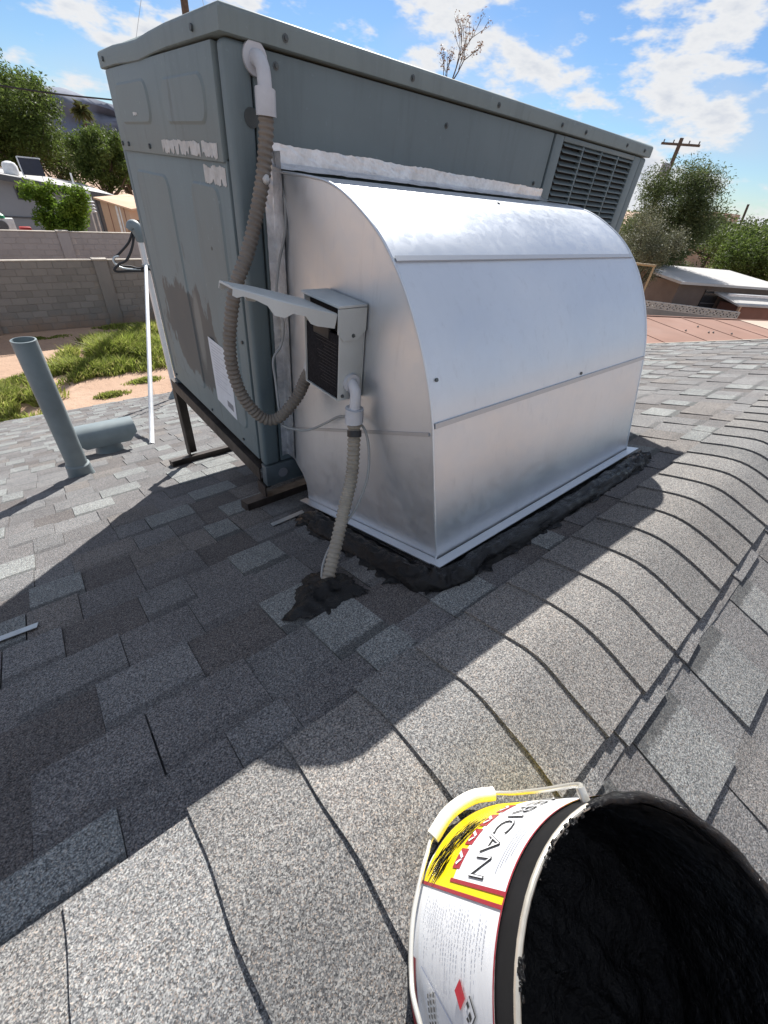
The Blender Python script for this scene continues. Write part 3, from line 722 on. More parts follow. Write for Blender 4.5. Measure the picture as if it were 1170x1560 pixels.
# ------------------------------------------------------------------ tar
def build_tar():
    path = catmull([(0.035, -0.20, 0), (0.022, -0.30, 0), (0.018, -0.45, 0), (0.016, -0.60, 0), (0.014, -0.70, 0), (0.024, -0.768, 0), (0.07, -0.793, 0), (0.16, -0.797, 0), (0.4, -0.80, 0), (0.7, -0.806, 0), (0.95, -0.806, 0), (1.07, -0.804, 0), (1.125, -0.795, 0)], 14)
    V = []; F = []; n = len(path); sd = 14
    for i, p in enumerate(path):
        t = (path[min(i + 1, n - 1)] - path[max(i - 1, 0)]).normalized(); s = Vector((t.y, -t.x, 0))   # across
        if s.dot(Vector((p.x - 0.6, p.y + 0.4, 0))) < 0: s = -s
        end = min(1, i / 6, (n - 1 - i) / 5)
        for k in range(sd):
            a = math.pi * k / (sd - 1); q = Vector((i * 0.16, k * 0.35, 0))
            wv = 0.034 * (1 + 0.42 * noise.noise(q * 0.8 + Vector((3, 0, 0)))) * (0.25 + 0.75 * end); hv = 0.036 * (1 + 0.45 * noise.noise(q * 1.6)) * (0.2 + 0.8 * end)
            off = math.cos(a) * wv; x = p.x + s.x * off; y = p.y + s.y * off
            V.append((x, y, rz(y) + 0.004 + math.sin(a) * hv + 0.004 * noise.noise(Vector((x * 40, y * 40, 1)))))
    for i in range(n - 1):
        for k in range(sd - 1): F.append((i * sd + k, i * sd + k + 1, (i + 1) * sd + k + 1, (i + 1) * sd + k))
    o = mesh_obj('tar_bead', V, F, 'tar', None, True, 80)
    tag(o, 'thick black roofing tar bead smeared around the foot of the duct', 'roofing tar')
    # ragged smear sheet under the bead
    V = []; F = []
    for i, p in enumerate(path):
        t = (path[min(i + 1, n - 1)] - path[max(i - 1, 0)]).normalized(); s = Vector((t.y, -t.x, 0))
        if s.dot(Vector((p.x - 0.6, p.y + 0.4, 0))) < 0: s = -s
        e = 0.032 + 0.020 * noise.noise(Vector((i * 0.33, 0, 7))) + 0.034 * max(0, noise.noise(Vector((i * 1.3, 0, 2)))) + (0.014 if i < 60 else 0)
        for k in range(5):
            off = -0.05 + (e + 0.05) * k / 4; x = p.x + s.x * off; y = p.y + s.y * off; V.append((x, y, rz(y) + (0.0125 if k < 4 else 0.0085) + 0.002 * noise.noise(Vector((x * 30, y * 30, 4)))))
    for i in range(n - 1):
        for k in range(4): F.append((i * 5 + k, i * 5 + k + 1, (i + 1) * 5 + k + 1, (i + 1) * 5 + k))
    mesh_obj('smear', V, F, 'tar', o, True, 80)
    # blob at the conduit foot
    out = [(-0.085, -0.606), (-0.092, -0.655), (-0.094, -0.694), (-0.125, -0.690), (-0.160, -0.688), (-0.204, -0.700), (-0.240, -0.672), (-0.286, -0.640), (-0.240, -0.610), (-0.213, -0.567), (-0.185, -0.545), (-0.154, -0.528), (-0.118, -0.545), (-0.098, -0.575)]
    pts = catmull([(x, y, 0) for x, y in out + out[:1]], 6)[:-1]; c0 = Vector((-0.148, -0.605, 0)); m = len(pts); V = []; F = []; rings = 9
    for r_ in range(rings):
        t = 1 - r_ / rings
        for i, p in enumerate(pts):
            q = c0 + (p - c0) * t * (1 + 0.10 * noise.noise(Vector((i * 0.7, t * 3, 3))) * (1 if r_ else 1.6))
            hh = 0.009 + 0.016 * (1 - t) ** 0.8 + 0.009 * noise.noise(Vector((q.x * 45, q.y * 45, 6))) * (1 if r_ else 0.2)
            if t < 0.25: hh += 0.008
            V.append((q.x, q.y, rz(q.y) + hh))
    for r_ in range(rings - 1):
        for i in range(m): F.append((r_ * m + i, r_ * m + (i + 1) % m, (r_ + 1) * m + (i + 1) % m, (r_ + 1) * m + i))
    F.append(tuple((rings - 1) * m + i for i in range(m)))
    tag(mesh_obj('tar_patch', V, F, 'tar', None, True, 80), 'splattered black tar patch sealing the conduit where it enters the shingles', 'roofing tar')
build_tar()

# ------------------------------------------------------------------ disconnect box, conduits, cables
def build_disconnect():
    b = empty('disconnect_box', (0.055, -0.32, 0.40), 'grey electrical disconnect box with raised lid mounted on the duct cheek', 'electrical box')
    x0, x1, y0, y1, z0, z1 = 0.018, 0.0875, -0.397, -0.252, 0.395, 0.600; w = 0.003
    bm = bmesh.new(); hexa(bm, box8(x1 - w, x1, y0, y1, z0, z1)); bm_obj('back_plate', bm, 'box_grey', b)
    box('side_wall', x0, x1 - w - 0.0003, y0, y0 + w, z0, z1 - 0.0002, 'box_grey', b, 0.0008); box('side_wall', x0, x1 - w - 0.0003, y1 - w, y1, z0, z1 - 0.0002, 'box_grey', b, 0.0008)
    box('bottom_wall', x0 + 0.0005, x1 - w - 0.0003, y0 + w, y1 - w, z0 + 0.0005, z0 + w, 'box_grey', b)
    # hood: top with chamfered ear on the near side
    box('hood', x0 - 0.006, x1, y0 - 0.004, y1 + 0.004, z1, z1 + 0.006, 'box_grey', b, 0.002)
    V = []; ear = [(x1 - 0.001, z1 - 0.0005), (x0 - 0.006, z1 - 0.0005), (x0 - 0.006, z1 - 0.050), (x0 + 0.008, z1 - 0.066), (x1 - 0.022, z1 - 0.066), (x1 - 0.001, z1 - 0.048)]
    for yy in (y0 - 0.004, y0 - 0.0006):
        V += [(x, yy, z) for x, z in ear]
    n = len(ear); F = [tuple(range(n)), tuple(range(2 * n - 1, n - 1, -1))] + [(i, i + n, (i + 1) % n + n, (i + 1) % n) for i in range(n)]
    e = mesh_obj('hood_ear', V, F, 'box_grey', b); screw((x0 + 0.034, y0 - 0.004, z1 - 0.056), (0, -1, 0), e, 0.003)
    screw((x0 + 0.012, y0, z0 + 0.012), (0, -1, 0), b, 0.003)
    box('dead_front', x0 + 0.004, x0 + 0.012, y0 + w + 0.0005, y1 - w - 0.0005, z0 + w + 0.0005, z1 - 0.058, 'box_label', b, 0.001)
    box('breaker_block', x0 + 0.014, x1 - 0.01, y0 + w + 0.001, y1 - w - 0.001, z1 - 0.056, z1 - 0.003, 'box_inside', b, 0.002)
    box('pull_handle', x0 + 0.001, x0 + 0.0135, y0 + 0.045, y1 - 0.035, z1 - 0.075, z1 - 0.045, 'black_rubber', b, 0.004)
    rg = random.Random(2); bm = bmesh.new()
    for i in range(14):
        z = 0.522 - i * 0.0075; ya = y0 + 0.015; yb = ya + rg.uniform(0.05, 0.085)
        v = [bm.verts.new((x0 + 0.0035, y, zz)) for y, zz in ((ya, z), (yb, z), (yb, z - 0.0008), (ya, z - 0.0008))]; bm.faces.new(v)
    bm_obj('printed_lines', bm, 'box_print', b)
    # lid swung up: shallow tray, long axis along -x, with a moulded hook at its free end
    hx, hz = x0 - 0.004, z1 - 0.010; dx, dz = -0.955, 0.24; nx, nz = 0.24, 0.955
    secs = [(0.0, 0.030, 0.068), (0.045, 0.032, 0.068), (0.060, 0.030, 0.068), (0.075, 0.018, 0.068), (0.105, 0.018, 0.067), (0.120, 0.029, 0.066), (0.140, 0.029, 0.062), (0.152, 0.016, 0.054), (0.175, 0.011, 0.044), (0.195, 0.011, 0.036), (0.205, 0.016, 0.034), (0.212, 0.014, 0.032)]
    V = []; F = []; cy = (y0 + y1) / 2 - 0.002
    for s, d, hw in secs:
        for (yy, dd) in ((-hw, -d), (-hw, -0.002), (-hw + 0.003, 0.0), (hw - 0.003, 0.0), (hw, -0.002), (hw, -d), (hw - 0.003, -d), (hw - 0.003, -0.004), (-hw + 0.003, -0.004), (-hw + 0.003, -d)):
            V.append((hx + dx * s + nx * dd, cy + yy, hz + dz * s + nz * dd))
    m = 10
    for i in range(len(secs) - 1):
        for k in range(m): F.append((i * m + k, i * m + (k + 1) % m, (i + 1) * m + (k + 1) % m, (i + 1) * m + k))
    k = (len(secs) - 1) * m; F.append((k, k + 1, k + 2, k + 3, k + 4, k + 5, k + 6, k + 7, k + 8, k + 9)); F.append((9, 8, 7, 6, 5, 4, 3, 2, 1, 0))
    mesh_obj('open_lid', V, F, 'box_grey', b, True, 30)
    return b
build_disconnect()
def corrugated(name, pts, r_, mat, label, cat, amp=0.20, pitch=0.0115):
    P = catmull(pts, 60); L2 = [0]
    for i in range(1, len(P)): L2.append(L2[-1] + (P[i] - P[i - 1]).length)
    tot = L2[-1]; n = int(tot / (pitch / 6)); Q = []; j = 0
    for i in range(n + 1):
        s = tot * i / n
        while j < len(L2) - 2 and L2[j + 1] < s: j += 1
        f = (s - L2[j]) / max(1e-9, L2[j + 1] - L2[j]); Q.append(P[j].lerp(P[j + 1], f))
    V, F = tube_geo(Q, lambda t: r_ * (1 + amp * (math.cos(2 * math.pi * t * tot / pitch) * 0.5 - 0.3)), 18)
    return mesh_obj(name, V, F, mat, None, True, 80)
def fitting_elbow(pts, r_, parent):
    return tube('elbow', catmull(pts, 8), r_, 'pvc_grey', parent, 16)
def build_conduits():
    a = corrugated('flexible_conduit', [(0.057, -0.052, 0.915), (0.050, -0.055, 0.86), (0.030, -0.060, 0.78), (-0.020, -0.075, 0.665), (-0.078, -0.092, 0.57), (-0.113, -0.105, 0.44), (-0.104, -0.118, 0.335), (-0.062, -0.135, 0.262), (-0.018, -0.155, 0.256), (0.030, -0.180, 0.318), (0.047, -0.205, 0.380), (0.052, -0.236, 0.424)], 0.0165, 'conduit', '', '')
    tag(a, 'looping brown ribbed flexible conduit hanging from cabinet top into disconnect box', 'conduit')
    fitting_elbow([(0.062, -0.003, 0.987), (0.062, -0.022, 0.985), (0.061, -0.040, 0.972), (0.058, -0.050, 0.950), (0.057, -0.052, 0.925)], 0.0145, a)
    tube('locknut', [(0.062, 0.001, 0.987), (0.062, -0.010, 0.987)], 0.027, 'pvc_grey', a, 20)
    tube('gland_nut', [(0.0575, -0.0515, 0.940), (0.057, -0.052, 0.935), (0.056, -0.053, 0.902), (0.056, -0.053, 0.898)], 0.0212, 'pvc_grey', a, 12)
    tube('gland_nut', [(0.050, -0.228, 0.413), (0.053, -0.2515, 0.432)], 0.0215, 'pvc_grey', a, 14)
    b = corrugated('flexible_conduit', [(0.046, -0.428, 0.350), (0.040, -0.440, 0.300), (0.015, -0.470, 0.225), (-0.035, -0.510, 0.160), (-0.090, -0.555, 0.095), (-0.140, -0.594, 0.036)], 0.0165, 'conduit_low', '', '')
    tag(b, 'pale tan ribbed flexible conduit running from box straight down into tar', 'conduit')
    fitting_elbow([(0.052, -0.395, 0.437), (0.051, -0.409, 0.435), (0.050, -0.421, 0.424), (0.048, -0.426, 0.405), (0.046, -0.428, 0.375)], 0.0135, b)
    tube('locknut', [(0.052, -0.3975, 0.437), (0.052, -0.407, 0.437)], 0.0215, 'pvc_grey', b, 20)
    tube('gland_nut', [(0.046, -0.427, 0.385), (0.046, -0.427, 0.382), (0.0455, -0.428, 0.350), (0.0455, -0.4285, 0.347)], 0.0225, 'pvc_grey', b, 14)
    tube('tape_band', [(0.0435, -0.4345, 0.330), (0.0405, -0.4395, 0.316)], 0.0178, 'black_rubber', b, 14)
    tube('paint_drip', catmull([(0.036, -0.078, 0.800), (0.031, -0.080, 0.790), (0.027, -0.081, 0.786)], 4), lambda t: 0.004 + 0.004 * math.sin(3.1 * t), 'residue', a, 8)
    c1 = tube('control_cable', catmull([(0.070, -0.020, 0.868), (0.084, -0.020, 0.835), (0.092, -0.045, 0.78), (0.084, -0.062, 0.70), (0.070, -0.045, 0.62), (0.055, -0.05, 0.545), (0.066, -0.06, 0.48), (0.060, -0.05, 0.42), (0.030, -0.055, 0.385), (0.022, -0.075, 0.33), (0.000, -0.130, 0.262), (-0.010, -0.165, 0.238)], 10), 0.0035, 'cable_grey', None, 8)
    tag(c1, 'thin grey control cable wandering down along the crinkled foil tape', 'cable')
    c2 = tube('control_cable', catmull([(-0.012, -0.168, 0.236), (0.005, -0.185, 0.230), (0.040, -0.22, 0.232), (0.068, -0.27, 0.270), (0.072, -0.33, 0.315), (0.066, -0.395, 0.335), (0.070, -0.44, 0.330), (0.066, -0.47, 0.280), (0.045, -0.495, 0.215), (0.000, -0.515, 0.160), (-0.045, -0.53, 0.135), (-0.085, -0.535, 0.098), (-0.125, -0.555, 0.060), (-0.150, -0.585, 0.030)], 10), 0.0034, 'cable_grey', None, 8)
    tag(c2, 'thin grey cable crossing the duct cheek to follow the lower conduit', 'cable')
build_conduits()

# ------------------------------------------------------------------ small metal scraps on the shingles
def rbox_obj(name, pts, h0, h1, mat, label, cat):
    bm = bmesh.new(); hexa(bm, [(x, y, rz(y) + h0) for x, y in pts] + [(x, y, rz(y) + h1) for x, y in pts]); return tag(bm_obj(name, bm, mat), label, cat)
rbox_obj('metal_strip', [(-0.087, -0.200), (-0.083, -0.176), (0.040, -0.168), (0.036, -0.194)], 0.011, 0.013, 'strip_metal', 'short galvanised flashing strip lying beside the duct flange', 'metal strip')
rbox_obj('metal_strip', [(-0.84, -0.228), (-0.84, -0.206), (-0.712, -0.216), (-0.715, -0.238)], 0.011, 0.013, 'strip_metal', 'spotted silver metal strip on shaded shingles at the left edge', 'metal strip')

# ------------------------------------------------------------------ roof vents, mast
def build_vents():
    v = empty('vent_pipe', (-0.495, 1.262, rz(1.262)), 'tall round grey-painted plumbing vent pipe rising from the shingles', 'vent pipe')
    b = (-0.495, 1.262, rz(1.262))
    lathe('pipe', [(0.048, 0.0), (0.048, 0.715), (0.0415, 0.716), (0.041, 0.45), (0.0005, 0.449)], b, (0, 0, 1), 'vent_paint', v, 28)
    lathe('collar', [(0.068, -0.03), (0.058, 0.035), (0.056, 0.075), (0.0485, 0.082)], b, (0, 0, 1), 'vent_paint', v, 28)
    # hooded vent: round neck with a long T-shaped hood
    t = empty('hooded_vent', (-0.29, 1.75, rz(1.75)), 'squat grey sheet-metal T-top roof vent behind the tall pipe', 'roof vent')
    b = (-0.29, 1.75, rz(1.75))
    lathe('neck', [(0.088, -0.03), (0.078, 0.03), (0.072, 0.04), (0.072, 0.10)], b, (0, 0, 1), 'vent_paint', t, 28)
    prof = [(-0.078, 0.085), (-0.082, 0.14), (-0.070, 0.175), (-0.042, 0.198), (0.0, 0.206), (0.042, 0.198), (0.070, 0.175), (0.082, 0.14), (0.078, 0.085)]
    V = []; F = []
    for (x, sq) in ((-0.175, 1.0), (0.175, 1.0)):
        for y, z in prof: V.append((b[0] + x + (0.0 if z > 0.12 else (-0.05 if x > 0 else 0.05)), b[1] + y, b[2] + z))
    n = len(prof)
    for i in range(n - 1): F.append((i, i + 1, n + i + 1, n + i))
    F.append((0, n, 2 * n - 1, n - 1)); F.append(tuple(range(n))[::-1]); F.append(tuple(range(n, 2 * n)))
    mesh_obj('hood', V, F, 'vent_paint', t, True, 35)
    m = empty('service_mast', (0.81, 4.28, rz(4.28)), 'galvanised electric service mast with weatherhead behind the air conditioner', 'service mast')
    tube('pipe', [(0.81, 4.28, rz(4.28) - 0.02), (0.81, 4.28, 0.10)], 0.03, 'white_pipe', m, 16)
    lathe('flashing_boot', [(0.12, -0.035), (0.06, 0.06), (0.032, 0.10)], (0.81, 4.28, rz(4.28)), (0, 0, 1), 'vent_paint', m, 20)
    tube('weatherhead', catmull([(0.81, 4.28, 0.09), (0.808, 4.28, 0.16), (0.795, 4.285, 0.215), (0.765, 4.29, 0.225), (0.735, 4.295, 0.19)], 6), lambda t: 0.036 + 0.022 * math.sin(math.pi * min(1, t * 1.05)), 'vent_paint', m, 16)
    tube('clamp', [(0.81, 4.28, -0.16), (0.81, 4.28, -0.11)], 0.038, 'vent_paint', m, 14)
    br = tube('mast_brace', [(-0.058, 1.633, rz(1.633) + 0.005), (0.06, 2.0, -0.644), (0.062, 2.003, -0.641), (0.80, 4.25, -0.115)], 0.0165, 'white_pipe', None, 14)
    tag(br, 'long slender white brace pole leaning from the shingles up to the mast', 'brace pole')
    for k, (pts, r_, lab) in enumerate((
        ([(0.755, 4.29, 0.17), (0.70, 4.30, 0.08), (0.60, 4.31, -0.01), (0.53, 4.31, -0.06), (0.55, 4.30, -0.115), (0.66, 4.29, -0.13), (0.79, 4.27, -0.14), (1.3, 4.6, -0.10), (4.5, 9.0, 0.5), (8.5, 22.0, 3.1)], 0.011, 'thick black service cable looping from weatherhead then running behind cabinet'),
        ([(0.765, 4.29, 0.155), (0.72, 4.27, 0.05), (0.64, 4.26, -0.06), (0.56, 4.26, -0.10), (0.50, 4.27, -0.15), (0.53, 4.27, -0.17), (0.64, 4.26, -0.165), (0.78, 4.25, -0.165)], 0.012, 'short black taped service wire drooping below the weatherhead'),
        ([(0.575, 4.28, -0.035), (0.53, 4.28, -0.045), (0.515, 4.28, -0.085), (0.55, 4.27, -0.125), (0.62, 4.26, -0.145), (0.74, 4.25, -0.15)], 0.009, 'short bare silver neutral wire curling between the black service wires'))):
        tag(tube('service_wire', catmull(pts, 8), r_, 'black_rubber' if k < 2 else 'strip_metal', None, 8), lab, 'wire')
build_vents()

# ------------------------------------------------------------------ tar pail
PN = Vector((0, -SA, CA)); PU = Vector((1, 0, 0)); PV = PN.cross(PU); PB = Vector((-0.311, -1.269, 0.1193)); PH, PR0, PR1 = 0.235, 0.147, 0.150
def pail_pt(th, h, dr=0.0):
    a = R(th); r_ = PR0 + (PR1 - PR0) * h / PH + dr
    return PB + PN * h + (PU * math.cos(a) + PV * math.sin(a)) * r_
def build_pail():
    p = empty('tar_pail', PB, 'open pail of black roofing tar with yellow and white label', 'pail')
    lathe('shell', [(0.0005, 0.0), (PR0 - 0.004, 0.0), (PR0, 0.004), (PR1, PH), (PR1 - 0.003, PH), (PR0 - 0.004, 0.006), (0.0005, 0.005)], PB, PN, 'pail_shell', p, 72)
    # rim: rolled bead with a ledge
    rp = [(PR1 + 0.0026 * math.cos(a) - 0.0005, PH + 0.0026 * math.sin(a)) for a in [2 * math.pi * k / 10 for k in range(10)]]
    lathe('rim', rp, PB, PN, 'pail_rim', p, 72, close=True)
    # tar coating: wall and lumpy bottom
    V = []; F = []; seg = 64; rows = 22
    for i in range(rows + 1):
        t = i / rows
        for k in range(seg):
            th = 360 * k / seg; ca, sa = math.cos(R(th)), math.sin(R(th))
            if t < 0.6:
                h = PH - 0.008 - (PH - 0.075) * t / 0.6 - 0.004 * noise.noise(Vector((ca * 5, sa * 5, 1))); q = Vector((ca * 4, sa * 4, h * 30))
                dr = -0.0045 - 0.006 * abs(noise.noise(q)) * min(1, t * 6) - 0.003 * noise.noise(q * 3) * min(1, t * 6)
                V.append(pail_pt(th, h, min(dr, -0.0035)))
            else:
                f = 1 - (t - 0.6) / 0.4; r_ = (PR0 + 0.004) * f * 0.96 + 0.001
                h = 0.062 + 0.016 * noise.noise(Vector((ca * r_ * 22, sa * r_ * 22, 3))) + 0.005 * noise.noise(Vector((ca * r_ * 60, sa * r_ * 60, 8)))
                V.append(PB + PN * h + (PU * ca + PV * sa) * r_)
    for i in range(rows):
        for k in range(seg): k2 = (k + 1) % seg; F.append((i * seg + k, i * seg + k2, (i + 1) * seg + k2, (i + 1) * seg + k))
    tag(mesh_obj('tar_coating', V, F, 'tar', p, True, 80), 'glossy black tar coating the inside')
    # tar dragged over the rim at the back
    V = []; F = []; n = 40; m = 8
    for i in range(n + 1):
        th = -60 + 132 * i / n; e = min(1, (n - i) / 4, i / 4)
        for k in range(m):
            a = 2 * math.pi * k / m; rr = (0.0046 + 0.0022 * noise.noise(Vector((th * 0.12, k * 0.4, 2)))) * (0.55 + 0.45 * e)
            V.append(pail_pt(th, PH + rr * math.sin(a), -0.0012 + rr * 1.15 * math.cos(a)))
    for i in range(n):
        for k in range(m): F.append((i * m + k, i * m + (k + 1) % m, (i + 1) * m + (k + 1) % m, (i + 1) * m + k))
    mesh_obj('rim_tar', V, F, 'tar', p, True, 80)
    # drips of tar over the rim
    rg = random.Random(12); bm = bmesh.new()
    for k in range(110):
        th = rg.choice((rg.gauss(72, 6), rg.gauss(84, 3), rg.gauss(97, 3), rg.gauss(126, 2), rg.gauss(150, 4))); c_ = pail_pt(th, PH + 0.003, rg.uniform(-0.0045, 0.0005)); s = rg.uniform(0.0004, 0.0013)
        d1 = (PV * math.cos(R(th)) - PU * math.sin(R(th))) * s * rg.uniform(0.6, 2.4); d2 = (PU * math.cos(R(th)) + PV * math.sin(R(th))) * s; d3 = PN * s * 0.6
        hexa(bm, [c_ - d1 - d2 - d3, c_ + d1 - d2 - d3, c_ + d1 + d2 - d3, c_ - d1 + d2 - d3, c_ - d1 * .6 - d2 * .5 + d3, c_ + d1 * .6 - d2 * .7 + d3, c_ + d1 * .5 + d2 * .6 + d3, c_ - d1 * .6 + d2 * .6 + d3])
    bm_obj('rim_splatter', bm, 'tar', p)['kind'] = 'stuff'
    def patch(name, t0, t1, h0, h1, dr, mat, parent, n=None):
        n = n or max(2, int(abs(t1 - t0) / 3)); V = []; F = []
        for i in range(n + 1):
            th = t0 + (t1 - t0) * i / n; V += [pail_pt(th, h0, dr), pail_pt(th, h1, dr)]
        for i in range(n): F.append((2 * i, 2 * i + 2, 2 * i + 3, 2 * i + 1))
        return mesh_obj(name, V, F, mat, parent, True)
    lab = patch('label_sheet', 20, 250, 0.012, 0.204, 0.0006, 'label_white', p)
    lab['label'] = 'printed paper label, yellow block beside white text panel'
    patch('label_field', 20, 113.8, 0.016, 0.203, 0.0010, 'label_yellow', lab)
    patch('label_panel', 22, 110.2, 0.095, 0.2025, 0.0014, 'label_white', lab)
    patch('label_border', 110.2, 111.5, 0.089, 0.203, 0.0016, 'label_red', lab); patch('label_border', 113.8, 115.0, 0.014, 0.203, 0.0016, 'label_red', lab)
    patch('label_border', 20, 250, 0.203, 0.2052, 0.0016, 'label_red', lab); patch('label_border', 138, 250, 0.012, 0.034, 0.0014, 'label_red', lab)
    for t0 in (98.5, 88.5, 78.5, 68.5):
        rb_ = patch('red_tile', t0, t0 + 8.2, 0.083, 0.101, 0.0018, 'label_red', lab); bm = bmesh.new()
        bm.faces.new([bm.verts.new(pail_pt(t0 + q, h, 0.0024)) for q, h in ((1.2, 0.086), (3.6, 0.0985), (4.4, 0.0955), (2.6, 0.0855))])
        bm.faces.new([bm.verts.new(pail_pt(t0 + q, h, 0.0024)) for q, h in ((4.4, 0.0985), (7.0, 0.090), (6.2, 0.0865), (4.9, 0.092))]); bm_obj('tile_mark', bm, 'label_white', rb_)
    def text(body, size, th1, h0, outline, dr, arc):        # ends at angle th1
        cu = bpy.data.curves.new('txt', 'FONT'); cu.body = body; cu.size = size; cu.resolution_u = 3; cu.offset = outline
        to = bpy.data.objects.new('txt', cu); C.objects.link(to); dg = bpy.context.evaluated_depsgraph_get(); me = bpy.data.meshes.new_from_object(to.evaluated_get(dg))
        bpy.data.objects.remove(to); bm = bmesh.new(); bm.from_mesh(me); bpy.data.meshes.remove(me); xm = max(v.co.x for v in bm.verts) - outline
        for v in bm.verts: v.co = pail_pt(th1 + math.degrees((v.co.x - xm) / 0.1505) * arc, h0 + v.co.y, dr)
        return bm
    bm_obj('lettering', text('AMERICAN', 0.046, 108.6, 0.128, 0.0, 0.0024, 0.72), 'label_ink', lab); bm_obj('lettering', text('AMERICAN', 0.046, 108.6, 0.128, -0.0012, 0.0030, 0.72), 'label_white', lab)
    for i in range(4): patch('fine_print', 84, 106 - i * 2.2, 0.176 + i * 0.0045, 0.1772 + i * 0.0045, 0.0022, 'label_line', lab)
    def diamond(name, th, h, wt, hh, mat, parent, dr=0.0022):
        bm = bmesh.new(); bm.faces.new([bm.verts.new(pail_pt(*q, dr)) for q in ((th - wt, h), (th, h - hh), (th + wt, h), (th, h + hh))]); return bm_obj(name, bm, mat, parent)
    diamond('hazard_mark', 138.2, 0.146, 3.4, 0.0105, 'label_bright_red', lab); d = diamond('hazard_mark', 140.2, 0.165, 3.4, 0.0105, 'label_ink', lab); diamond('hazard_mark', 140.2, 0.165, 3.1, 0.0094, 'label_white', d, 0.0026)
    for (t, h, w, g) in ((139.0, 0.163, 0.9, 0.003), (141.0, 0.1665, 1.1, 0.0032), (142.0, 0.162, 0.6, 0.003)): diamond('hazard_mark', t, h, w, g, 'label_ink', d, 0.0030)
    rg = random.Random(31); bm = bmesh.new()
    for i in range(24):                                     # fine print on the white part
        h = 0.046 + i * 0.0060; a0 = rg.uniform(117, 120); a1 = rg.uniform(126, 143)
        for k in range(int((a1 - a0) / 1.1)):
            if rg.random() < 0.78: q0 = a0 + k * 1.1; bm.faces.new([bm.verts.new(pail_pt(*q, 0.0022)) for q in ((q0, h), (q0 + rg.uniform(.5, .95), h), (q0 + .8, h + 0.0011), (q0, h + 0.0011))])
    bm_obj('fine_print', bm, 'label_line', lab)
    bm = bmesh.new()
    for i in range(3):
        h = 0.068 + i * 0.0075
        for k in range(9): a0 = 144.5 + k * 1.7 - i * .8; bm.faces.new([bm.verts.new(pail_pt(*q, 0.0022)) for q in ((a0, h), (a0 + rg.uniform(.8, 1.4), h), (a0 + 1.1, h + 0.0034), (a0, h + 0.0034))])
    bm_obj('fine_print', bm, 'label_ink', lab)
    bm = bmesh.new(); bm.faces.new([bm.verts.new(pail_pt(*q, 0.0020)) for q in ((139.0, 0.052), (138.6, 0.0535), (151.6, 0.170), (152.0, 0.1685))]); bm_obj('crease', bm, 'label_grey', lab)
    # smear of tar across the yellow field
    bm = bmesh.new(); rg = random.Random(77)
    for i in range(80):
        t0 = rg.uniform(80, 106); h = 0.056 + 0.028 * (100 - t0) / 30 + rg.uniform(-0.012, 0.012); t1 = min(t0 + rg.uniform(4, 12), 117); w = rg.uniform(0.0006, 0.0026)
        q = [(t0, h), ((t0 + t1) / 2, h - 0.002 - w), (t1, h - 0.008), ((t0 + t1) / 2, h - 0.002 + w)]
        bm.faces.new([bm.verts.new(pail_pt(a_, b_, 0.0026 + 0.00005 * i)) for a_, b_ in q])
    bm_obj('tar_smear', bm, 'tar', lab)
    # wire handle fallen to the left side, with plastic grip
    ctrl = [(67, 0.218, 0.010), (60, 0.19, 0.012), (57, 0.12, 0.011), (57, 0.05, 0.011), (63, 0.022, 0.0135), (78, 0.016, 0.016), (97, 0.012, 0.012), (105, 0.016, 0.009), (113, 0.024, 0.008), (127, 0.032, 0.008), (141, 0.042, 0.009), (151, 0.06, 0.010), (180, 0.09, 0.013), (215, 0.14, 0.014), (247, 0.218, 0.010)]
    h_ = tube('wire_handle', catmull([pail_pt(*q) for q in ctrl], 10), 0.0026, 'bail_wire', p, 10)
    tube('grip', catmull([pail_pt(62, 0.022, 0.013), pail_pt(73, 0.018, 0.0165), pail_pt(86, 0.015, 0.0165), pail_pt(98, 0.012, 0.012)], 4), 0.0085, 'bail_grip', h_, 12)
    for th in (67, 247): tube('handle_ear', [pail_pt(th, 0.218, -0.002), pail_pt(th, 0.218, 0.0115)], 0.0045, 'bail_wire', p, 12)
build_pail()

# ------------------------------------------------------------------ foliage helpers
def tinted(o, cols):
    ca = o.data.color_attributes.new('tint', 'FLOAT_COLOR', 'CORNER'); ca.data.foreach_set('color', [c_ for q in cols for c_ in q])
def leaf_mesh(name, clumps, n, size, seed, mat, parent, droop=0.0, long=2.2, spread=0.55):
    """leaf-sized faces scattered through clumps [(centre, radius, squash)]"""
    rg = random.Random(seed); V = []; F = []; cols = []; wts = [c_[1] ** 2 for c_ in clumps]
    for k in range(n):
        c_, r_, sq = rg.choices(clumps, wts)[0]; d = Vector((rg.gauss(0, 1), rg.gauss(0, 1), rg.gauss(0, 1) * sq))
        d = d * min(1, 2.25 / max(d.length, 1e-6)); p = Vector(c_) + d * r_ * spread
        a = Vector((rg.gauss(0, 1), rg.gauss(0, 1), rg.gauss(0, 0.7) - droop)).normalized(); b = a.cross(Vector((rg.gauss(0, 1), rg.gauss(0, 1), rg.gauss(0, 1)))).normalized()
        s = size * rg.uniform(0.6, 1.4); i = len(V)
        V += [tuple(p - a * s * long * 0.5), tuple(p + b * s * 0.5), tuple(p + a * s * long * 0.5), tuple(p - b * s * 0.5)]; F.append((i, i + 1, i + 2, i + 3))
        f = rg.uniform(0.65, 1.35); cols += [(f, f * rg.uniform(0.95, 1.05), f * 0.9, 1)] * 4
    o = mesh_obj(name, V, F, mat, parent); tinted(o, cols); return o
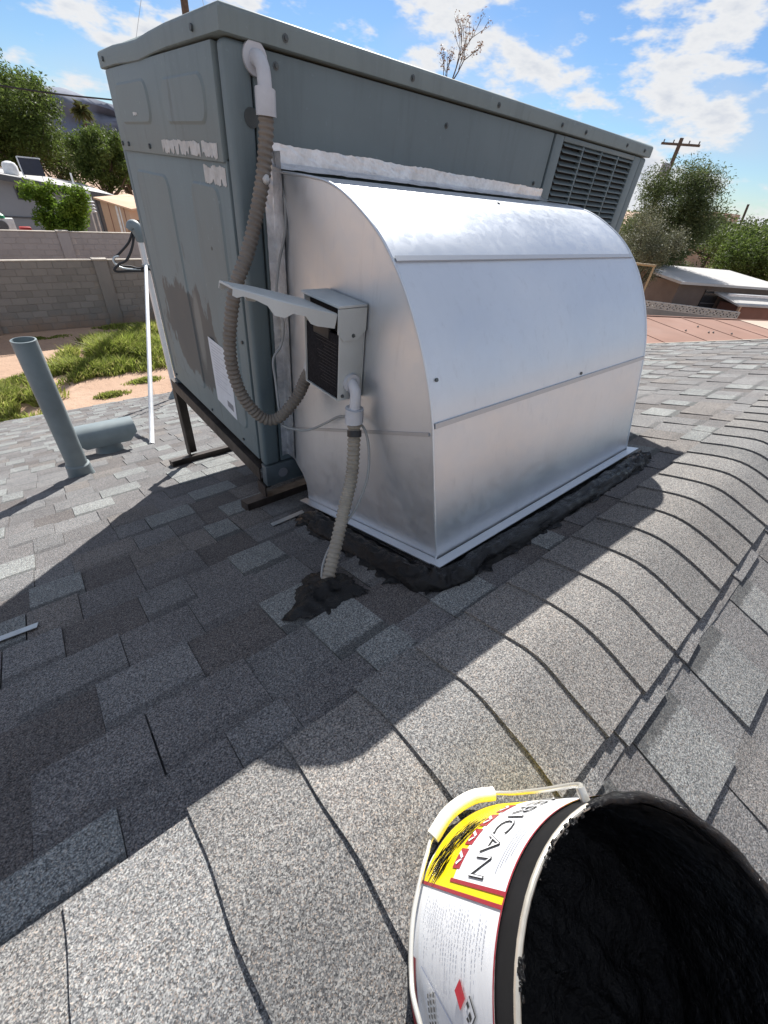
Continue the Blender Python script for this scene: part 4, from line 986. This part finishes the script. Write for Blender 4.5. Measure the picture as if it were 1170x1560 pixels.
def tree(name, base, top_z, rx, cz_, rz_, mat, label, cat='tree', seed=1, n=5000, size=0.16, nclump=26, droop=0.0, bark='bark', squash=0.8, group=None, trunk_r=0.16, long=2.2, spread=0.55, cr=0.30, limbs=9):
    rg = random.Random(seed); base = Vector(base); t = empty(name, base, label, cat, group); geos = []; cc = Vector((base.x, base.y, cz_)); clumps = []
    for k in range(nclump):
        while True:
            d = Vector((rg.uniform(-1, 1), rg.uniform(-1, 1), rg.uniform(-1, 1)))
            if 0.25 < d.length < 1: break
        clumps.append((cc + Vector((d.x * rx, d.y * rx, d.z * rz_)), rx * cr * rg.uniform(0.6, 1.3), squash))
    fork = Vector((base.x + rg.uniform(-.2, .2), base.y, min(cz_ - rz_ * 0.55, base.z + (cz_ - base.z) * 0.55)))
    geos.append(tube_geo(catmull([base, base.lerp(fork, 0.5) + Vector((rg.uniform(-.15, .15), 0, 0)), fork], 4), lambda q: trunk_r * (1.15 - 0.45 * q), 8))
    for k in range(limbs):
        e = clumps[k % len(clumps)][0]; m = fork.lerp(e, 0.5) + Vector((0, 0, -0.12 * rx))
        geos.append(tube_geo(catmull([fork, m, e], 4), lambda q: trunk_r * 0.55 * (1 - 0.8 * q), 6))
    V, F = merge(geos); mesh_obj('trunk', V, F, bark, t, True); leaf_mesh('crown', clumps, n, size, seed + 50, mat, t, droop, long, spread)
    return t

# ------------------------------------------------------------------ yard: block walls, grass
def block_wall(name, y, x0, x1, zt, rows, bw, bh, mat, mort, label, pil, cat='wall', thick=0.15, base_mat=None):
    w = empty(name, ((x0 + x1) / 2, y, ZG), label, cat); zb = zt - rows * bh
    me = bpy.data.meshes.new('block'); bm = bmesh.new(); hexa(bm, box8(0.006, bw - 0.006, 0, 0.02, 0.006, bh - 0.006)); bevel(bm, 0.004, 1); bmesh.ops.recalc_face_normals(bm, faces=bm.faces); bm.to_mesh(me); bm.free(); me.materials.append(MATS[mat])
    box('mortar', x0, x1, y + 0.012, y + thick, ZG - 0.1, zt, mort, w)
    rg = random.Random(int(y * 10))
    for r_ in range(rows):
        x = x0 - (bw / 2 if r_ % 2 else 0)
        while x < x1:
            if x >= x0 and x + bw <= x1 and not any(p - 0.2 < x + bw * 0.5 < p + 0.2 for p in pil):
                o = bpy.data.objects.new('block', me); C.objects.link(o); o.location = (x, y + rg.uniform(-0.003, 0.003), zb + r_ * bh); attach(o, w)
            x += bw
    if zb > ZG + 0.02: box('footing', x0, x1, y - 0.002, y + 0.01, ZG - 0.1, zb, base_mat or mat, w)
    for p in pil:
        box('pilaster', p - 0.2, p + 0.2, y - 0.07, y + thick + 0.05, ZG - 0.1, zt + 0.02, mat, w, 0.008); box('pilaster_cap', p - 0.22, p + 0.22, y - 0.09, y + thick + 0.07, zt + 0.021, zt + 0.065, 'wall_cap', w, 0.008)
    xs = [x0] + [q for p in pil for q in (p - 0.221, p + 0.221)] + [x1]
    for i in range(0, len(xs) - 1, 2):
        if xs[i + 1] - xs[i] > 0.05: box('cap_course', xs[i], xs[i + 1], y - 0.012, y + thick + 0.012, zt + 0.001, zt + 0.035, 'wall_cap', w, 0.006)
block_wall('block_wall', 17.15, -4.6, 6.6, -2.17, 10, 0.40, 0.20, 'block_grey', 'mortar', 'nearer grey concrete block wall at the back of the sandy yard', (-0.95, 2.55, 6.05))
block_wall('block_wall', 22.4, -4.2, 8.6, -2.03, 7, 0.40, 0.20, 'block_pale', 'mortar_pale', 'farther pale block wall behind the first, below the shrub', (-0.35, 2.42, 5.9))
def build_grass():
    rg = random.Random(9); V = []; F = []; cols = []
    def blade(x, y, hgt, tint):
        a = rg.uniform(0, 6.28); w = rg.uniform(0.008, 0.022); lx, ly = rg.gauss(0, 0.45) * hgt, rg.gauss(0, 0.45) * hgt; i = len(V); ca, sa = math.cos(a) * w, math.sin(a) * w
        V.extend([(x - ca, y - sa, ZG), (x + ca, y + sa, ZG), (x + ca * .7 + lx * .45, y + sa * .7 + ly * .45, ZG + hgt * .65), (x - ca * .7 + lx * .45, y - sa * .7 + ly * .45, ZG + hgt * .65), (x + lx, y + ly, ZG + hgt)])
        F.extend([(i, i + 1, i + 2, i + 3), (i + 3, i + 2, i + 4)]); cols.extend([tint] * 7)
    patches = [(2.1, 14.0, 1.95, 1.75, 0.52, 15000), (3.2, 15.4, 1.1, 1.0, 0.5, 5000), (0.7, 13.0, 1.1, 0.95, 0.34, 4200), (-1.3, 11.5, 1.15, 1.4, 0.36, 6500), (-0.55, 13.0, 0.5, 0.35, 0.2, 900), (0.9, 11.0, 0.5, 0.2, 0.12, 500), (1.9, 11.6, 0.5, 0.2, 0.12, 500), (3.3, 12.2, 0.6, 0.5, 0.2, 600), (2.6, 16.8, 1.5, 0.25, 0.14, 1200), (0.2, 16.4, 0.7, 0.2, 0.07, 500), (-1.2, 12.9, .8, .3, .12, 500), (4.5, 16.3, 0.8, 0.7, 0.3, 1800)]
    for (cx, cy, rx, ry, hh, n) in patches:
        k = 0
        while k < n:
            u, v = rg.gauss(0, 0.48), rg.gauss(0, 0.48); d = math.hypot(u, v)
            x, y = cx + u * rx, cy + v * ry; nz_ = noise.noise(Vector((x * 1.7, y * 1.7, 4)))
            if d > 1 + 0.6 * nz_ or nz_ < -0.22: k += 0.3; continue
            f = rg.uniform(0.55, 1.5) * (1 + 0.35 * nz_); dry = 1.25 if rg.random() < 0.25 else 1.0
            blade(x, y, hh * max(0.25, 1.05 - 0.7 * d + 0.35 * nz_) * rg.uniform(0.6, 1.2), (f * dry, f, f * (0.9 if dry == 1 else 1.6), 1)); k += 1
    o = mesh_obj('grass', V, F, 'grass'); tinted(o, cols); tag(o, 'bright green unmown grass growing in clumps on the sandy yard', 'grass', kind='stuff')
build_grass()

# ------------------------------------------------------------------ neighbours on the left
def build_left():
    h = empty('neighbour_house', (3, 31, ZG), 'low grey stucco house with pale sloping roof behind the walls', 'house')
    def rt(x): return -0.60 - 0.115 * (x - 1.6)            # roof falls to the right
    xa, xb, ya, yb = -9.0, 5.75, 29.2, 36.0
    mesh_obj('wall', [(xa, ya, ZG), (xb, ya, ZG), (xb, yb, ZG), (xa, yb, ZG), (xa, ya, rt(xa) - .12), (xb, ya, rt(xb) - .12), (xb, yb, rt(xb) - .12), (xa, yb, rt(xa) - .12)], [(0, 1, 5, 4), (1, 2, 6, 5), (2, 3, 7, 6), (3, 0, 4, 7)], 'stucco_grey', h)
    bm = bmesh.new(); x0, x1, y0, y1 = xa - .4, xb + .35, ya - .45, yb + .4
    hexa(bm, [(x0, y0, rt(x0) - .10), (x1, y0, rt(x1) - .10), (x1, y1, rt(x1) - .10), (x0, y1, rt(x0) - .10), (x0, y0, rt(x0)), (x1, y0, rt(x1)), (x1, y1, rt(x1)), (x0, y1, rt(x0))]); bm_obj('roof', bm, 'roof_white', h)
    bm = bmesh.new(); hexa(bm, [(x0, y0 - .04, rt(x0) - .24), (x1, y0 - .04, rt(x1) - .24), (x1, y0 - .003, rt(x1) - .24), (x0, y0 - .003, rt(x0) - .24), (x0, y0 - .04, rt(x0) - .015), (x1, y0 - .04, rt(x1) - .015), (x1, y0 - .003, rt(x1) - .015), (x0, y0 - .003, rt(x0) - .015)]); bm_obj('fascia', bm, 'fascia_dark', h)
    w = box('window', 1.9, 3.0, ya - .03, ya - .003, -1.55, -1.05, 'fascia_dark', h); box('pane', 1.96, 2.94, ya - .036, ya - .031, -1.50, -1.10, 'window_dark', w)
    box('pipe', -3.0, 3.6, ya - .06, ya - .01, -2.28, -2.23, 'fascia_dark', h); box('drain_pipe', 5.2, 5.45, ya - .25, ya - .01, ZG, rt(5.3) - .3, 'fascia_dark', h)
    lamp = box('wall_lamp', 0.75, 0.90, ya - .15, ya - .01, -1.02, -0.88, 'white_metal', h, 0.03)
    s = empty('solar_panel', (2.95, 29.9, rt(2.95)), 'small dark solar panel tilted on the grey neighbour house roof', 'solar panel')
    obox('panel', (2.52, 29.55, rt(2.5) + .12), (0.86, 0, 0.0), (0, 0.32, 0.62), (0, .04, -.02), 'solar_cell', s)
    obox('frame', (2.47, 29.545, rt(2.5) + .08), (0.05, 0, 0), (0, 0.34, 0.70), (0, .05, -.025), 'white_metal', s); obox('frame', (2.52, 29.9, rt(2.5) + .745), (0.90, 0, 0.0), (0, 0.02, 0.045), (0, .05, -.02), 'white_metal', s)
    for x in (2.6, 3.3): tube('leg', [(x, 30.1, rt(x) - .01), (x, 29.85, rt(x) + .62)], 0.02, 'white_metal', s, 6)
    k = empty('roof_tank', (2.15, 30.2, rt(2.1)), 'rounded white tank on the roof beside the small solar panel', 'tank'); lathe('tank_body', [(0.001, 0.0), (0.27, 0.0), (0.31, 0.05), (0.31, 0.34), (0.25, 0.46), (0.1, 0.52), (0.001, 0.53)], (2.12, 30.2, rt(2.12) - .01), (0, 0, 1), 'white_metal', k, 20)
    pp = tube('roof_pipe', [(4.55, 30, rt(4.55) - .02), (4.55, 30, rt(4.55) + .55)], 0.04, 'white_metal', None, 8); tag(pp, 'thin white vent pipe standing on the neighbour house roof', 'vent pipe')
    c = empty('outdoor_unit', (0.85, 26.2, ZG), 'white outdoor heat pump unit with round fan against the grey house', 'heat pump')
    box('casing', 0.45, 1.22, 26.2, 26.5, -2.62, -2.02, 'white_metal', c, 0.02); lathe('fan_ring', [(0.20, 0), (0.22, 0.012), (0.19, 0.02)], (0.75, 26.2, -2.30), (0, -1, 0), 'print_grey', c, 24); tube('fan_grille', [(0.75, 26.199, -2.30), (0.75, 26.19, -2.30)], 0.19, 'fascia_dark', c, 24)
    for x in (0.5, 1.1): box('stand_leg', x, x + .06, 26.22, 26.48, ZG, -2.63, 'fascia_dark', c)
    g = tag(lathe('bucket_lid', [(0.001, .20), (0.1, .19), (0.2, 0.10), (0.22, 0.0), (0.001, 0.0)], (0.75, 26.35, -2.019), (0, 0, 1), 'green_plastic', None, 16), 'rounded green plastic tub upside down on the outdoor unit', 'tub')
    r_ = empty('storage_tub', (1.55, 26.4, ZG), 'low dark red storage tub on a crate beside the outdoor unit', 'tub'); box('crate', 1.3, 1.8, 26.25, 26.6, ZG, -2.55, 'fascia_dark', r_); box('tub_body', 1.33, 1.77, 26.27, 26.58, -2.549, -2.33, 'red_plastic', r_, 0.04)
    # tan shed
    s = empty('garden_shed', (5.9, 26.3, ZG), 'small tan panelled shed with orange-tan roof near the cabinet edge', 'shed')
    A, B = Vector((4.75, 25.9, 0)), Vector((5.80, 25.45, 0)); D = Vector((7.6, 26.6, 0)); E = Vector((6.55, 27.2, 0))
    zt = -1.10
    V = [(p.x, p.y, ZG) for p in (A, B, D, E)] + [(A.x, A.y, zt), (B.x, B.y, zt - .28), (D.x, D.y, zt - .12), (E.x, E.y, zt + .12)]
    mesh_obj('wall', V, [(0, 1, 5, 4), (1, 2, 6, 5), (2, 3, 7, 6), (3, 0, 4, 7)], 'shed_wall', s)
    q = [(A + (A - B) * .18 + Vector((-.05, -.05, zt + .05))), (B + (B - A) * .05 + Vector((.02, -.18, zt - .27))), (D + Vector((.3, -.1, zt - .1))), (E + Vector((-.1, .3, zt + .16)))]
    bm = bmesh.new(); hexa(bm, [p - Vector((0, 0, .07)) for p in q] + q); bm_obj('roof', bm, 'shed_roof', s)
    for t in (0.25, 0.8):
        p = A.lerp(B, t); d = (B - A).normalized(); obox('panel_joint', (p.x, p.y - .012, ZG), d * .03, (0, .01, 0), (0, 0, zt - .2 * t - ZG - .08), 'hut_red', s)
    p = A.lerp(B, 0.50); d = (B - A).normalized(); obox('corner_trim', (p.x, p.y - .02, ZG), d * .09, (0, .015, 0), (0, 0, zt - .16 - ZG), 'shed_trim', s); p = A.lerp(B, 0.63); obox('corner_trim', (p.x, p.y - .02, ZG), d * .05, (0, .015, 0), (0, 0, zt - .19 - ZG), 'shed_trim', s)
    p = B.lerp(D, 0.06); d = (D - B).normalized(); obox('doorway', (p.x, p.y - .02, ZG), d * .8, (0, .012, 0), (0, 0, zt - .75 - ZG), 'window_dark', s)
    ch = empty('stacked_chairs', (4.75, 27.2, ZG), 'white plastic garden chairs stacked between house and shed', 'chairs')
    for k in range(4): box('chair_shell', 4.42, 4.72, 27.0, 27.35, -1.75 + k * .13, -1.69 + k * .13, 'white_metal', ch, 0.02)
    box('chair_leg', 4.44, 4.50, 27.0, 27.06, ZG, -1.751, 'white_metal', ch); box('chair_leg', 4.64, 4.70, 27.0, 27.06, ZG, -1.751, 'white_metal', ch); box('chair_back', 4.44, 4.70, 27.3, 27.36, -1.29, -0.95, 'white_metal', ch, 0.02)
    # shrub, trees, palm
    sh = empty('leafy_shrub', (2.85, 24.3, ZG), 'bright green bushy shrub standing above the pale block wall', 'shrub'); rg = random.Random(4); cl = []
    for k in range(26):
        a, t = rg.uniform(0, 6.28), rg.random(); rr = (0.35 + 0.95 * t); cl.append((Vector((2.82 + math.cos(a) * rr * rg.random() ** .5, 24.3 + math.sin(a) * rr * .5, -2.25 + 1.45 * t + rg.uniform(-.1, .1))), 0.33, 0.8))
    cl += [(Vector((1.85, 24.3, -1.06)), 0.22, .5), (Vector((3.7, 24.3, -1.25)), .28, .8), (Vector((2.75, 24.3, -.72)), .25, .9), (Vector((3.35, 24.3, -.80)), .22, .9), (Vector((2.4, 24.3, -.85)), .22, .9)]
    V, F = merge([tube_geo([(2.82 + dx * .2, 24.3, ZG), (2.82 + dx * .5, 24.3, -3.0), (2.82 + dx * 1.1, 24.3, -1.7)], 0.035, 6) for dx in (-.5, 0, .5)]); mesh_obj('stem', V, F, 'bark', sh, True)
    leaf_mesh('foliage', cl, 13000, 0.055, 3, 'leaf_bush', sh, 0.0, 2.4)
    tree('broad_tree', (3.6, 41, ZG), 5, 2.9, 1.9, 2.5, 'leaf_green', 'largest feathery green tree at the left edge behind the grey house', seed=3, n=34000, size=0.07, nclump=70, droop=0.5, long=3.0, group=None)
    tree('broad_tree', (7.6, 36.5, ZG), 2.4, 1.6, 0.25, 1.45, 'leaf_green', 'lighter green tree rising between the palm trunk and cabinet', seed=8, n=16000, size=0.065, nclump=30, droop=0.5, long=3.0)
    tree('broad_tree', (9.9, 40, ZG), 2, 2.0, 0.0, 1.5, 'leaf_mesquite', 'darker olive tree tucked against the cabinet edge behind the shed', seed=14, n=13000, size=0.07, nclump=24, droop=0.3, long=2.6)
    tree('broad_tree', (6.1, 46, ZG), 2, 2.6, -0.4, 1.6, 'leaf_mesquite', 'low dark tree filling the gap under the palm', seed=15, n=11000, size=0.08, nclump=24, droop=0.3, long=2.6)
    tree('broad_tree', (-1.2, 44, ZG), 4, 3.4, 0.6, 2.5, 'leaf_mesquite', 'dark green tree mostly cut off by the left picture edge', seed=16, n=14000, size=0.08, nclump=30, droop=0.3, long=2.6)
    pm = empty('palm_tree', (13.35, 67.4, ZG), 'distant thin fan palm against the mountain', 'palm tree'); tube('trunk', [(13.6, 67.4, ZG), (13.42, 67.4, 0), (13.4, 67.4, 3.6)], lambda t: 0.24 - 0.06 * t, 'bark', pm, 8)
    rg = random.Random(2); V = []; F = []; cols = []
    for k in range(60):
        a, e = rg.uniform(0, 6.28), rg.uniform(-0.9, 1.1); d = Vector((math.cos(a) * math.cos(e), math.sin(a) * math.cos(e), math.sin(e))); c0 = Vector((13.4, 67.4, 3.65)); s = Vector((-d.y, d.x, 0)).normalized() * 0.28; ln = rg.uniform(0.9, 1.4); tip = c0 + d * ln + Vector((0, 0, -.35)); i = len(V)
        m = c0 + d * ln * .6; V += [tuple(c0), tuple(m + s), tuple(tip), tuple(m - s)]; F.append((i, i + 1, i + 2, i + 3)); f = rg.uniform(.7, 1.3); cols += [(f, f, f, 1)] * 4
    o = mesh_obj('fronds', V, F, 'leaf_palm', pm); tinted(o, cols)
    # tall pole and its lines behind the cabinet
    up = empty('utility_pole', (8.56, 22.13, ZG), 'tall dark wooden utility pole rising behind the cabinet top corner', 'utility pole'); tube('pole', [(8.56, 22.13, ZG), (8.58, 22.13, 9.0)], lambda t: 0.17 - .05 * t, 'wood_pole', up, 12); box('crossarm', 7.5, 9.7, 22.2, 22.3, 8.3, 8.42, 'wood_pole', up)
    tag(tube('power_line', catmull([(-14, 18.2, 2.35), (-6, 19.4, 1.95), (1.80, 20.75, 1.99), (4.9, 21.3, 2.14), (8.5, 22.05, 2.45)], 8), 0.026, 'black_rubber', None, 6), 'thick black overhead cable crossing in front of the big left tree', 'power line')
    for k, (dx, z2, lab) in enumerate(((-7.6, 5.2, 'thin guy wire left of the tall pole'), (4.5, 5.0, 'thin guy wire right of the tall pole'))):
        tag(tube('guy_wire', [(8.56, 22.13, 8.6), (8.56 + dx * .25, 22.3, 4.0), (8.56 + dx * .42, 22.5, ZG)], 0.008, 'strip_metal', None, 5), lab, 'wire')
build_left()

# ------------------------------------------------------------------ neighbours on the right
D1 = Vector((0.905, -0.425, 0)); D2 = Vector((-0.425, -0.905, 0))
def build_right():
    O = Vector((15.46, 4.31, -1.80))
    h = empty('neighbour_house', O + D1 + D2 * 2 + Vector((0, 0, ZG + 1.8)), 'neighbouring building with flat faded orange roof beyond the shingles', 'house')
    a = O - D1 * 6.2; obox('roof', a + Vector((0, 0, -.12)), D1 * 10.2, D2 * 4.7, (0, 0, .12), 'orange_roof', h); obox('wall', a + D1 * .3 + D2 * .3 + Vector((0, 0, ZG + 1.8)), D1 * 13.4, D2 * 4.1, (0, 0, -1.922 - ZG), 'house_wall', h)
    obox('roof', a + D1 * 10.22 + Vector((0, 0, -.12)), D1 * 6, D2 * 4.7, (0, 0, .135), 'tan_roof', h)
    for d in (1.6, 3.1, 4.3, 6.0, 7.6, 9.0): obox('roof_seam', a + D1 * d + D2 * .02 + Vector((0, 0, .001)), D1 * .09 + D2 * 0.0, D2 * 4.6, (0, 0, .012), 'orange_roof', h)
    obox('roof_edge', a + D2 * -.06 + Vector((0, 0, -.14)), D1 * 16.2, D2 * .06, (0, 0, .17), 'orange_roof', h)
    rg = random.Random(6)
    for k in range(5):
        p = a + D1 * rg.uniform(6.2, 8.2) + D2 * rg.uniform(.8, 2.0); tag(tube('roof_stone', [p + Vector((0, 0, .013)), p + Vector((.01, 0, .03)), p + Vector((.02, 0, .04))], lambda t: 0.028 - .016 * t, 'fascia_dark', None, 7), 'small dark stone lying on the faded orange roof', 'stone', 'stones scattered on the orange roof')
    tag(tube('roof_post', [a + D1 * 11.6 + D2 * 1.6 + Vector((0, 0, .0)), a + D1 * 11.9 + D2 * 1.2 + Vector((0, 0, .75))], 0.04, 'hut_red', None, 8), 'short dark red post on the pale roof at the right edge', 'post')
    # hut with white roof
    u = empty('outbuilding', Vector((27, 6.5, ZG)), 'low brown outbuilding with bright white roof and dark door', 'outbuilding'); A = Vector((24.05, 6.72, 0))
    obox('wall', A + D1 * .35 + Vector((0, 0, ZG)), D1 * 6.5, -D2 * 3.2, (0, 0, -1.62 - ZG), 'hut_brown', u)
    bm = bmesh.new(); q = [A + D2 * .35 + Vector((0, 0, -1.50)), A + D1 * 7.3 + D2 * .35 + Vector((0, 0, -1.50)), A + D1 * 7.3 - D2 * 3.6 + Vector((0, 0, -1.30)), A - D2 * 3.6 + Vector((0, 0, -1.30))]
    hexa(bm, [p - Vector((0, 0, .10)) for p in q] + q); bm_obj('roof', bm, 'roof_white', u)
    obox('door', A + D1 * 2.05 + D2 * .02 + Vector((0, 0, ZG)), D1 * .95, D2 * .02, (0, 0, -1.80 - ZG), 'window_dark', u)
    for k in range(1, 4): obox('door_rail', A + D1 * 2.06 + D2 * .045 + Vector((0, 0, ZG + .6 * k)), D1 * .93, D2 * .012, (0, 0, .04), 'fascia_dark', u)
    v = empty('lean_to', Vector((27, 4, ZG)), 'lower red-brown lean-to with white roof in front of the outbuilding', 'lean-to'); B = A + D1 * 2.6 + D2 * 1.35
    obox('wall', B + D1 * .55 + Vector((0, 0, ZG)), D1 * 4.2, -D2 * 1.2, (0, 0, -2.22 - ZG), 'hut_red', v)
    bm = bmesh.new(); q = [B + D2 * .2 + Vector((0, 0, -2.10)), B + D1 * 5 + D2 * .2 + Vector((0, 0, -2.10)), B + D1 * 5 - D2 * 1.3 + Vector((0, 0, -1.86)), B - D2 * 1.3 + Vector((0, 0, -1.86))]; hexa(bm, [p - Vector((0, 0, .07)) for p in q] + q); bm_obj('roof', bm, 'roof_white', v)
    obox('post', B + D1 * .3 + Vector((0, 0, ZG)), D1 * .1, D2 * .1, (0, 0, -2.185 - ZG), 'shed_wall', v)
    obox('beam', B + D1 * -.35 - D2 * .3 + Vector((0, 0, -1.84)), D1 * 4.6, D2 * .1, (0, 0, .10), 'white_metal', v)
    tag(tube('angled_bracket', [B + D1 * 1.75 + D2 * .5 + Vector((0, 0, -2.0)), B + D1 * 2.05 + D2 * .5 + Vector((0, 0, -2.5)), B + D1 * 2.6 + D2 * .5 + Vector((0, 0, -2.12))], 0.035, 'white_metal', None, 6), 'bent white metal bracket in front of the lean-to', 'bracket')
    # grey wall behind, breeze-block fence, yellow frame
    g = Vector((30.4, 12.6, ZG)); e = Vector((35.6, 8.1, ZG)); d = (e - g); n = Vector((-d.y, d.x, 0)).normalized(); tag(obox('concrete_wall', g, d, n * .2, (0, 0, -1.78 - ZG), 'concrete_grey'), 'plain dark grey wall under the mesquite trees', 'wall')
    f = empty('breeze_block_fence', Vector((23.4, 5.4, ZG)), 'low dark wall topped with a row of pierced white breeze blocks', 'fence'); p0 = Vector((22.0, 6.9, 0)); p1 = Vector((25.0, 3.8, 0)); d = (p1 - p0).normalized(); n = Vector((d.y, -d.x, 0)); ln = (p1 - p0).length
    obox('wall', p0 + Vector((0, 0, ZG)), d * ln, n * .12, (0, 0, -2.565 - ZG), 'concrete_grey', f)
    bw = 0.30; cnt = int(ln / bw)
    for k in range(cnt):
        q = p0 + d * bw * k + Vector((0, 0, -2.56)); bm = bmesh.new()
        for (x, z, w, hh) in ((.0, .0, .292, .045), (.0, .255, .292, .045), (.0, .046, .04, .208), (.252, .046, .04, .208)):
            o = q + d * x + Vector((0, 0, z)); hexa(bm, [o, o + d * w, o + d * w + n * .12, o + n * .12, o + Vector((0, 0, hh)), o + d * w + Vector((0, 0, hh)), o + d * w + n * .12 + Vector((0, 0, hh)), o + n * .12 + Vector((0, 0, hh))])
        for s in (1, -1):
            c_ = q + d * .146 + n * .004 + Vector((0, 0, .15)); a_ = d * .13 + Vector((0, 0, .13 * s)); t_ = d * .02 - Vector((0, 0, .02 * s)); w_ = n * (.11 if s > 0 else .10)
            hexa(bm, [c_ - a_ - t_, c_ + a_ - t_, c_ + a_ - t_ + w_, c_ - a_ - t_ + w_, c_ - a_ + t_, c_ + a_ + t_, c_ + a_ + t_ + w_, c_ - a_ + t_ + w_])
        bm_obj('breeze_block', bm, 'breeze', f)
    yf = empty('steel_gantry', Vector((20, 6.8, ZG)), 'thin yellow metal frame of two posts and a crossbar beside the duct', 'gantry')
    tube('crossbar', [(19.3, 8.4, -.90), (20.14, 6.4, -.80)], 0.045, 'yellow_frame', yf, 8)
    for p in ((20.12, 6.45, -.80), (19.68, 7.5, -.85)): tube('post', [(p[0], p[1], ZG), p], 0.04, 'yellow_frame', yf, 8)
    # trees, poles
    tree('mesquite_tree', (27.4, 9.6, ZG), 3.2, 1.95, 0.75, 2.1, 'leaf_mesquite', 'wispy dark green mesquite tree right of the louvred cabinet end', seed=22, n=52000, size=0.036, nclump=80, droop=0.1, long=3.6, cr=0.34)
    tree('olive_tree', (22.2, 7.9, ZG), 1.2, 1.35, -0.35, 1.25, 'leaf_olive', 'smaller grey-leaved tree in front of the mesquite beside the duct', seed=23, n=26000, size=0.032, nclump=50, long=1.9)
    tree('broad_tree', (38.5, 7.8, ZG), 1, 2.6, -0.9, 1.45, 'leaf_green', 'rounded bright green tree above the white outbuilding roof', seed=24, n=34000, size=0.06, nclump=38, droop=0.4, long=2.8)
    tree('broad_tree', (36.8, 12.0, ZG), 0, 1.5, -1.9, 1.2, 'leaf_mesquite', 'low dark bush at the foot of the mesquite beside the grey wall', seed=25, n=8000, size=0.06, nclump=20, long=2.6)
    tree('broad_tree', (60, 16.2, ZG), 1, 4.2, -0.6, 2.0, 'leaf_mesquite', 'distant dark tree below the slanting far pole', seed=26, n=12000, size=0.11, nclump=26, long=2.4)
    tree('broad_tree', (66, 10.5, ZG), 1, 5.0, -0.2, 2.3, 'leaf_green', 'distant green tree behind the rounded tree at right edge', seed=27, n=12000, size=0.11, nclump=26, long=2.4)
    tree('broad_tree', (56, 22, ZG), 1, 4.0, -1.2, 1.9, 'leaf_olive', 'distant dusty tree behind the mesquite and grey wall', seed=28, n=12000, size=0.11, nclump=24, long=2.4)
    # bare tree
    t = empty('bare_tree', (20.8, 19.9, ZG), 'nearly leafless reddish tree top poking above the cabinet roof', 'tree'); rg = random.Random(40); geos = []; tips = []
    def grow(p, d, ln, r_, lev):
        q = p + d * ln; geos.append(tube_geo([p, p.lerp(q, .5) + Vector((rg.uniform(-1, 1), rg.uniform(-1, 1), 0)) * ln * .05, q], lambda s: r_ * (1 - .35 * s), 5 if lev else 7)); tips.append(q)
        if lev == 0: return
        for k in range(3 if lev < 4 else 3): grow(q if k < 2 else p.lerp(q, .6), (d + Vector((rg.gauss(0, .42), rg.gauss(0, .42), rg.uniform(-.05, .35)))).normalized(), ln * rg.uniform(.55, .8), r_ * .6, lev - 1)
    grow(Vector((20.8, 19.9, ZG)), Vector((0, 0, 1)), 7.6, .13, 0); grow(Vector((20.8, 19.9, 3.3)), Vector((.02, 0, 1)), 1.65, .06, 4)
    V, F = merge(geos); mesh_obj('trunk', V, F, 'bark', t, True); leaf_mesh('sparse_leaves', [(p, .14, 1) for p in tips[2:]], 420, .05, 41, 'leaf_dry', t, .2)
    p = empty('utility_pole', (41.0, 16.1, ZG), 'wooden utility pole with crossarm above the mesquite tree', 'utility pole'); tube('pole', [(41, 16.1, ZG), (41.05, 16.05, 5.2)], lambda t: .19 - .06 * t, 'wood_pole', p, 10)
    obox('crossarm', (40.55, 17.15, 4.78), (.95, -2.35, .0), (.05, .02, 0), (0, 0, .14), 'wood_pole', p)
    for s in (0.05, .3, .7, .95): q = Vector((40.57, 17.15, 4.92)) + Vector((.95, -2.35, 0)) * s; tube('insulator', [q, q + Vector((0, 0, .16))], .045, 'fascia_dark', p, 6)
    box('transformer', 40.45, 40.95, 16.0, 16.5, 3.0, 3.8, 'stucco_grey', p, .1)
    tag(tube('utility_pole', [(67.3, 16.2, ZG), (67.1, 16.95, 2.6)], .12, 'wood_pole', None, 8), 'far thin leaning pole on the right skyline', 'utility pole')
    b = empty('far_canopy', (86.5, 24, ZG), 'far pale flat canopy building behind the right-hand trees', 'building'); obox('roof', (85.2, 26.6, .95), (1.2, -4.2, 0), (6, 2, 0), (0, 0, .9), 'tan_roof', b); obox('wall', (85.6, 26.2, ZG), (1.0, -3.6, 0), (5, 1.6, 0), (0, 0, .95 - ZG - .01), 'stucco_grey', b)
    for k, (x, y, w, z) in enumerate(((58, 20.5, 7, -2.4), (70, 21.5, 9, -2.0))):
        hh = empty('far_house', (x, y, ZG), ('far low house with pale roof seen between mesquite and green tree', 'farthest pale house just under the flat canopy')[k], 'house'); obox('wall', (x, y, ZG), D1 * w * .3 + D2 * w * .2, -D2 * w, (0, 0, z - ZG), 'tan_roof', hh); obox('roof', Vector((x, y, z + .001)) + D2 * .4, D1 * w * .35 + D2 * w * .2, -D2 * (w + .8), (0, 0, .35), 'roof_white', hh)
build_right()

def build_far_trees():
    rg = random.Random(90); cl = []
    for k in range(150):
        az = R(rg.uniform(8, 100)); d = rg.uniform(110, 240); r_ = rg.uniform(2.2, 4.2)
        for q in range(3): cl.append((Vector((math.cos(az) * d + rg.uniform(-3, 3), math.sin(az) * d + rg.uniform(-3, 3), ZG + r_ * rg.uniform(0.35, 0.95))), r_, 0.6))
    o = leaf_mesh('far_trees', cl, 26000, 0.42, 91, 'leaf_mesquite', None, 0.1, 2.0); tag(o, 'low belt of distant dusty green trees along the horizon', 'trees', kind='stuff')
build_far_trees()
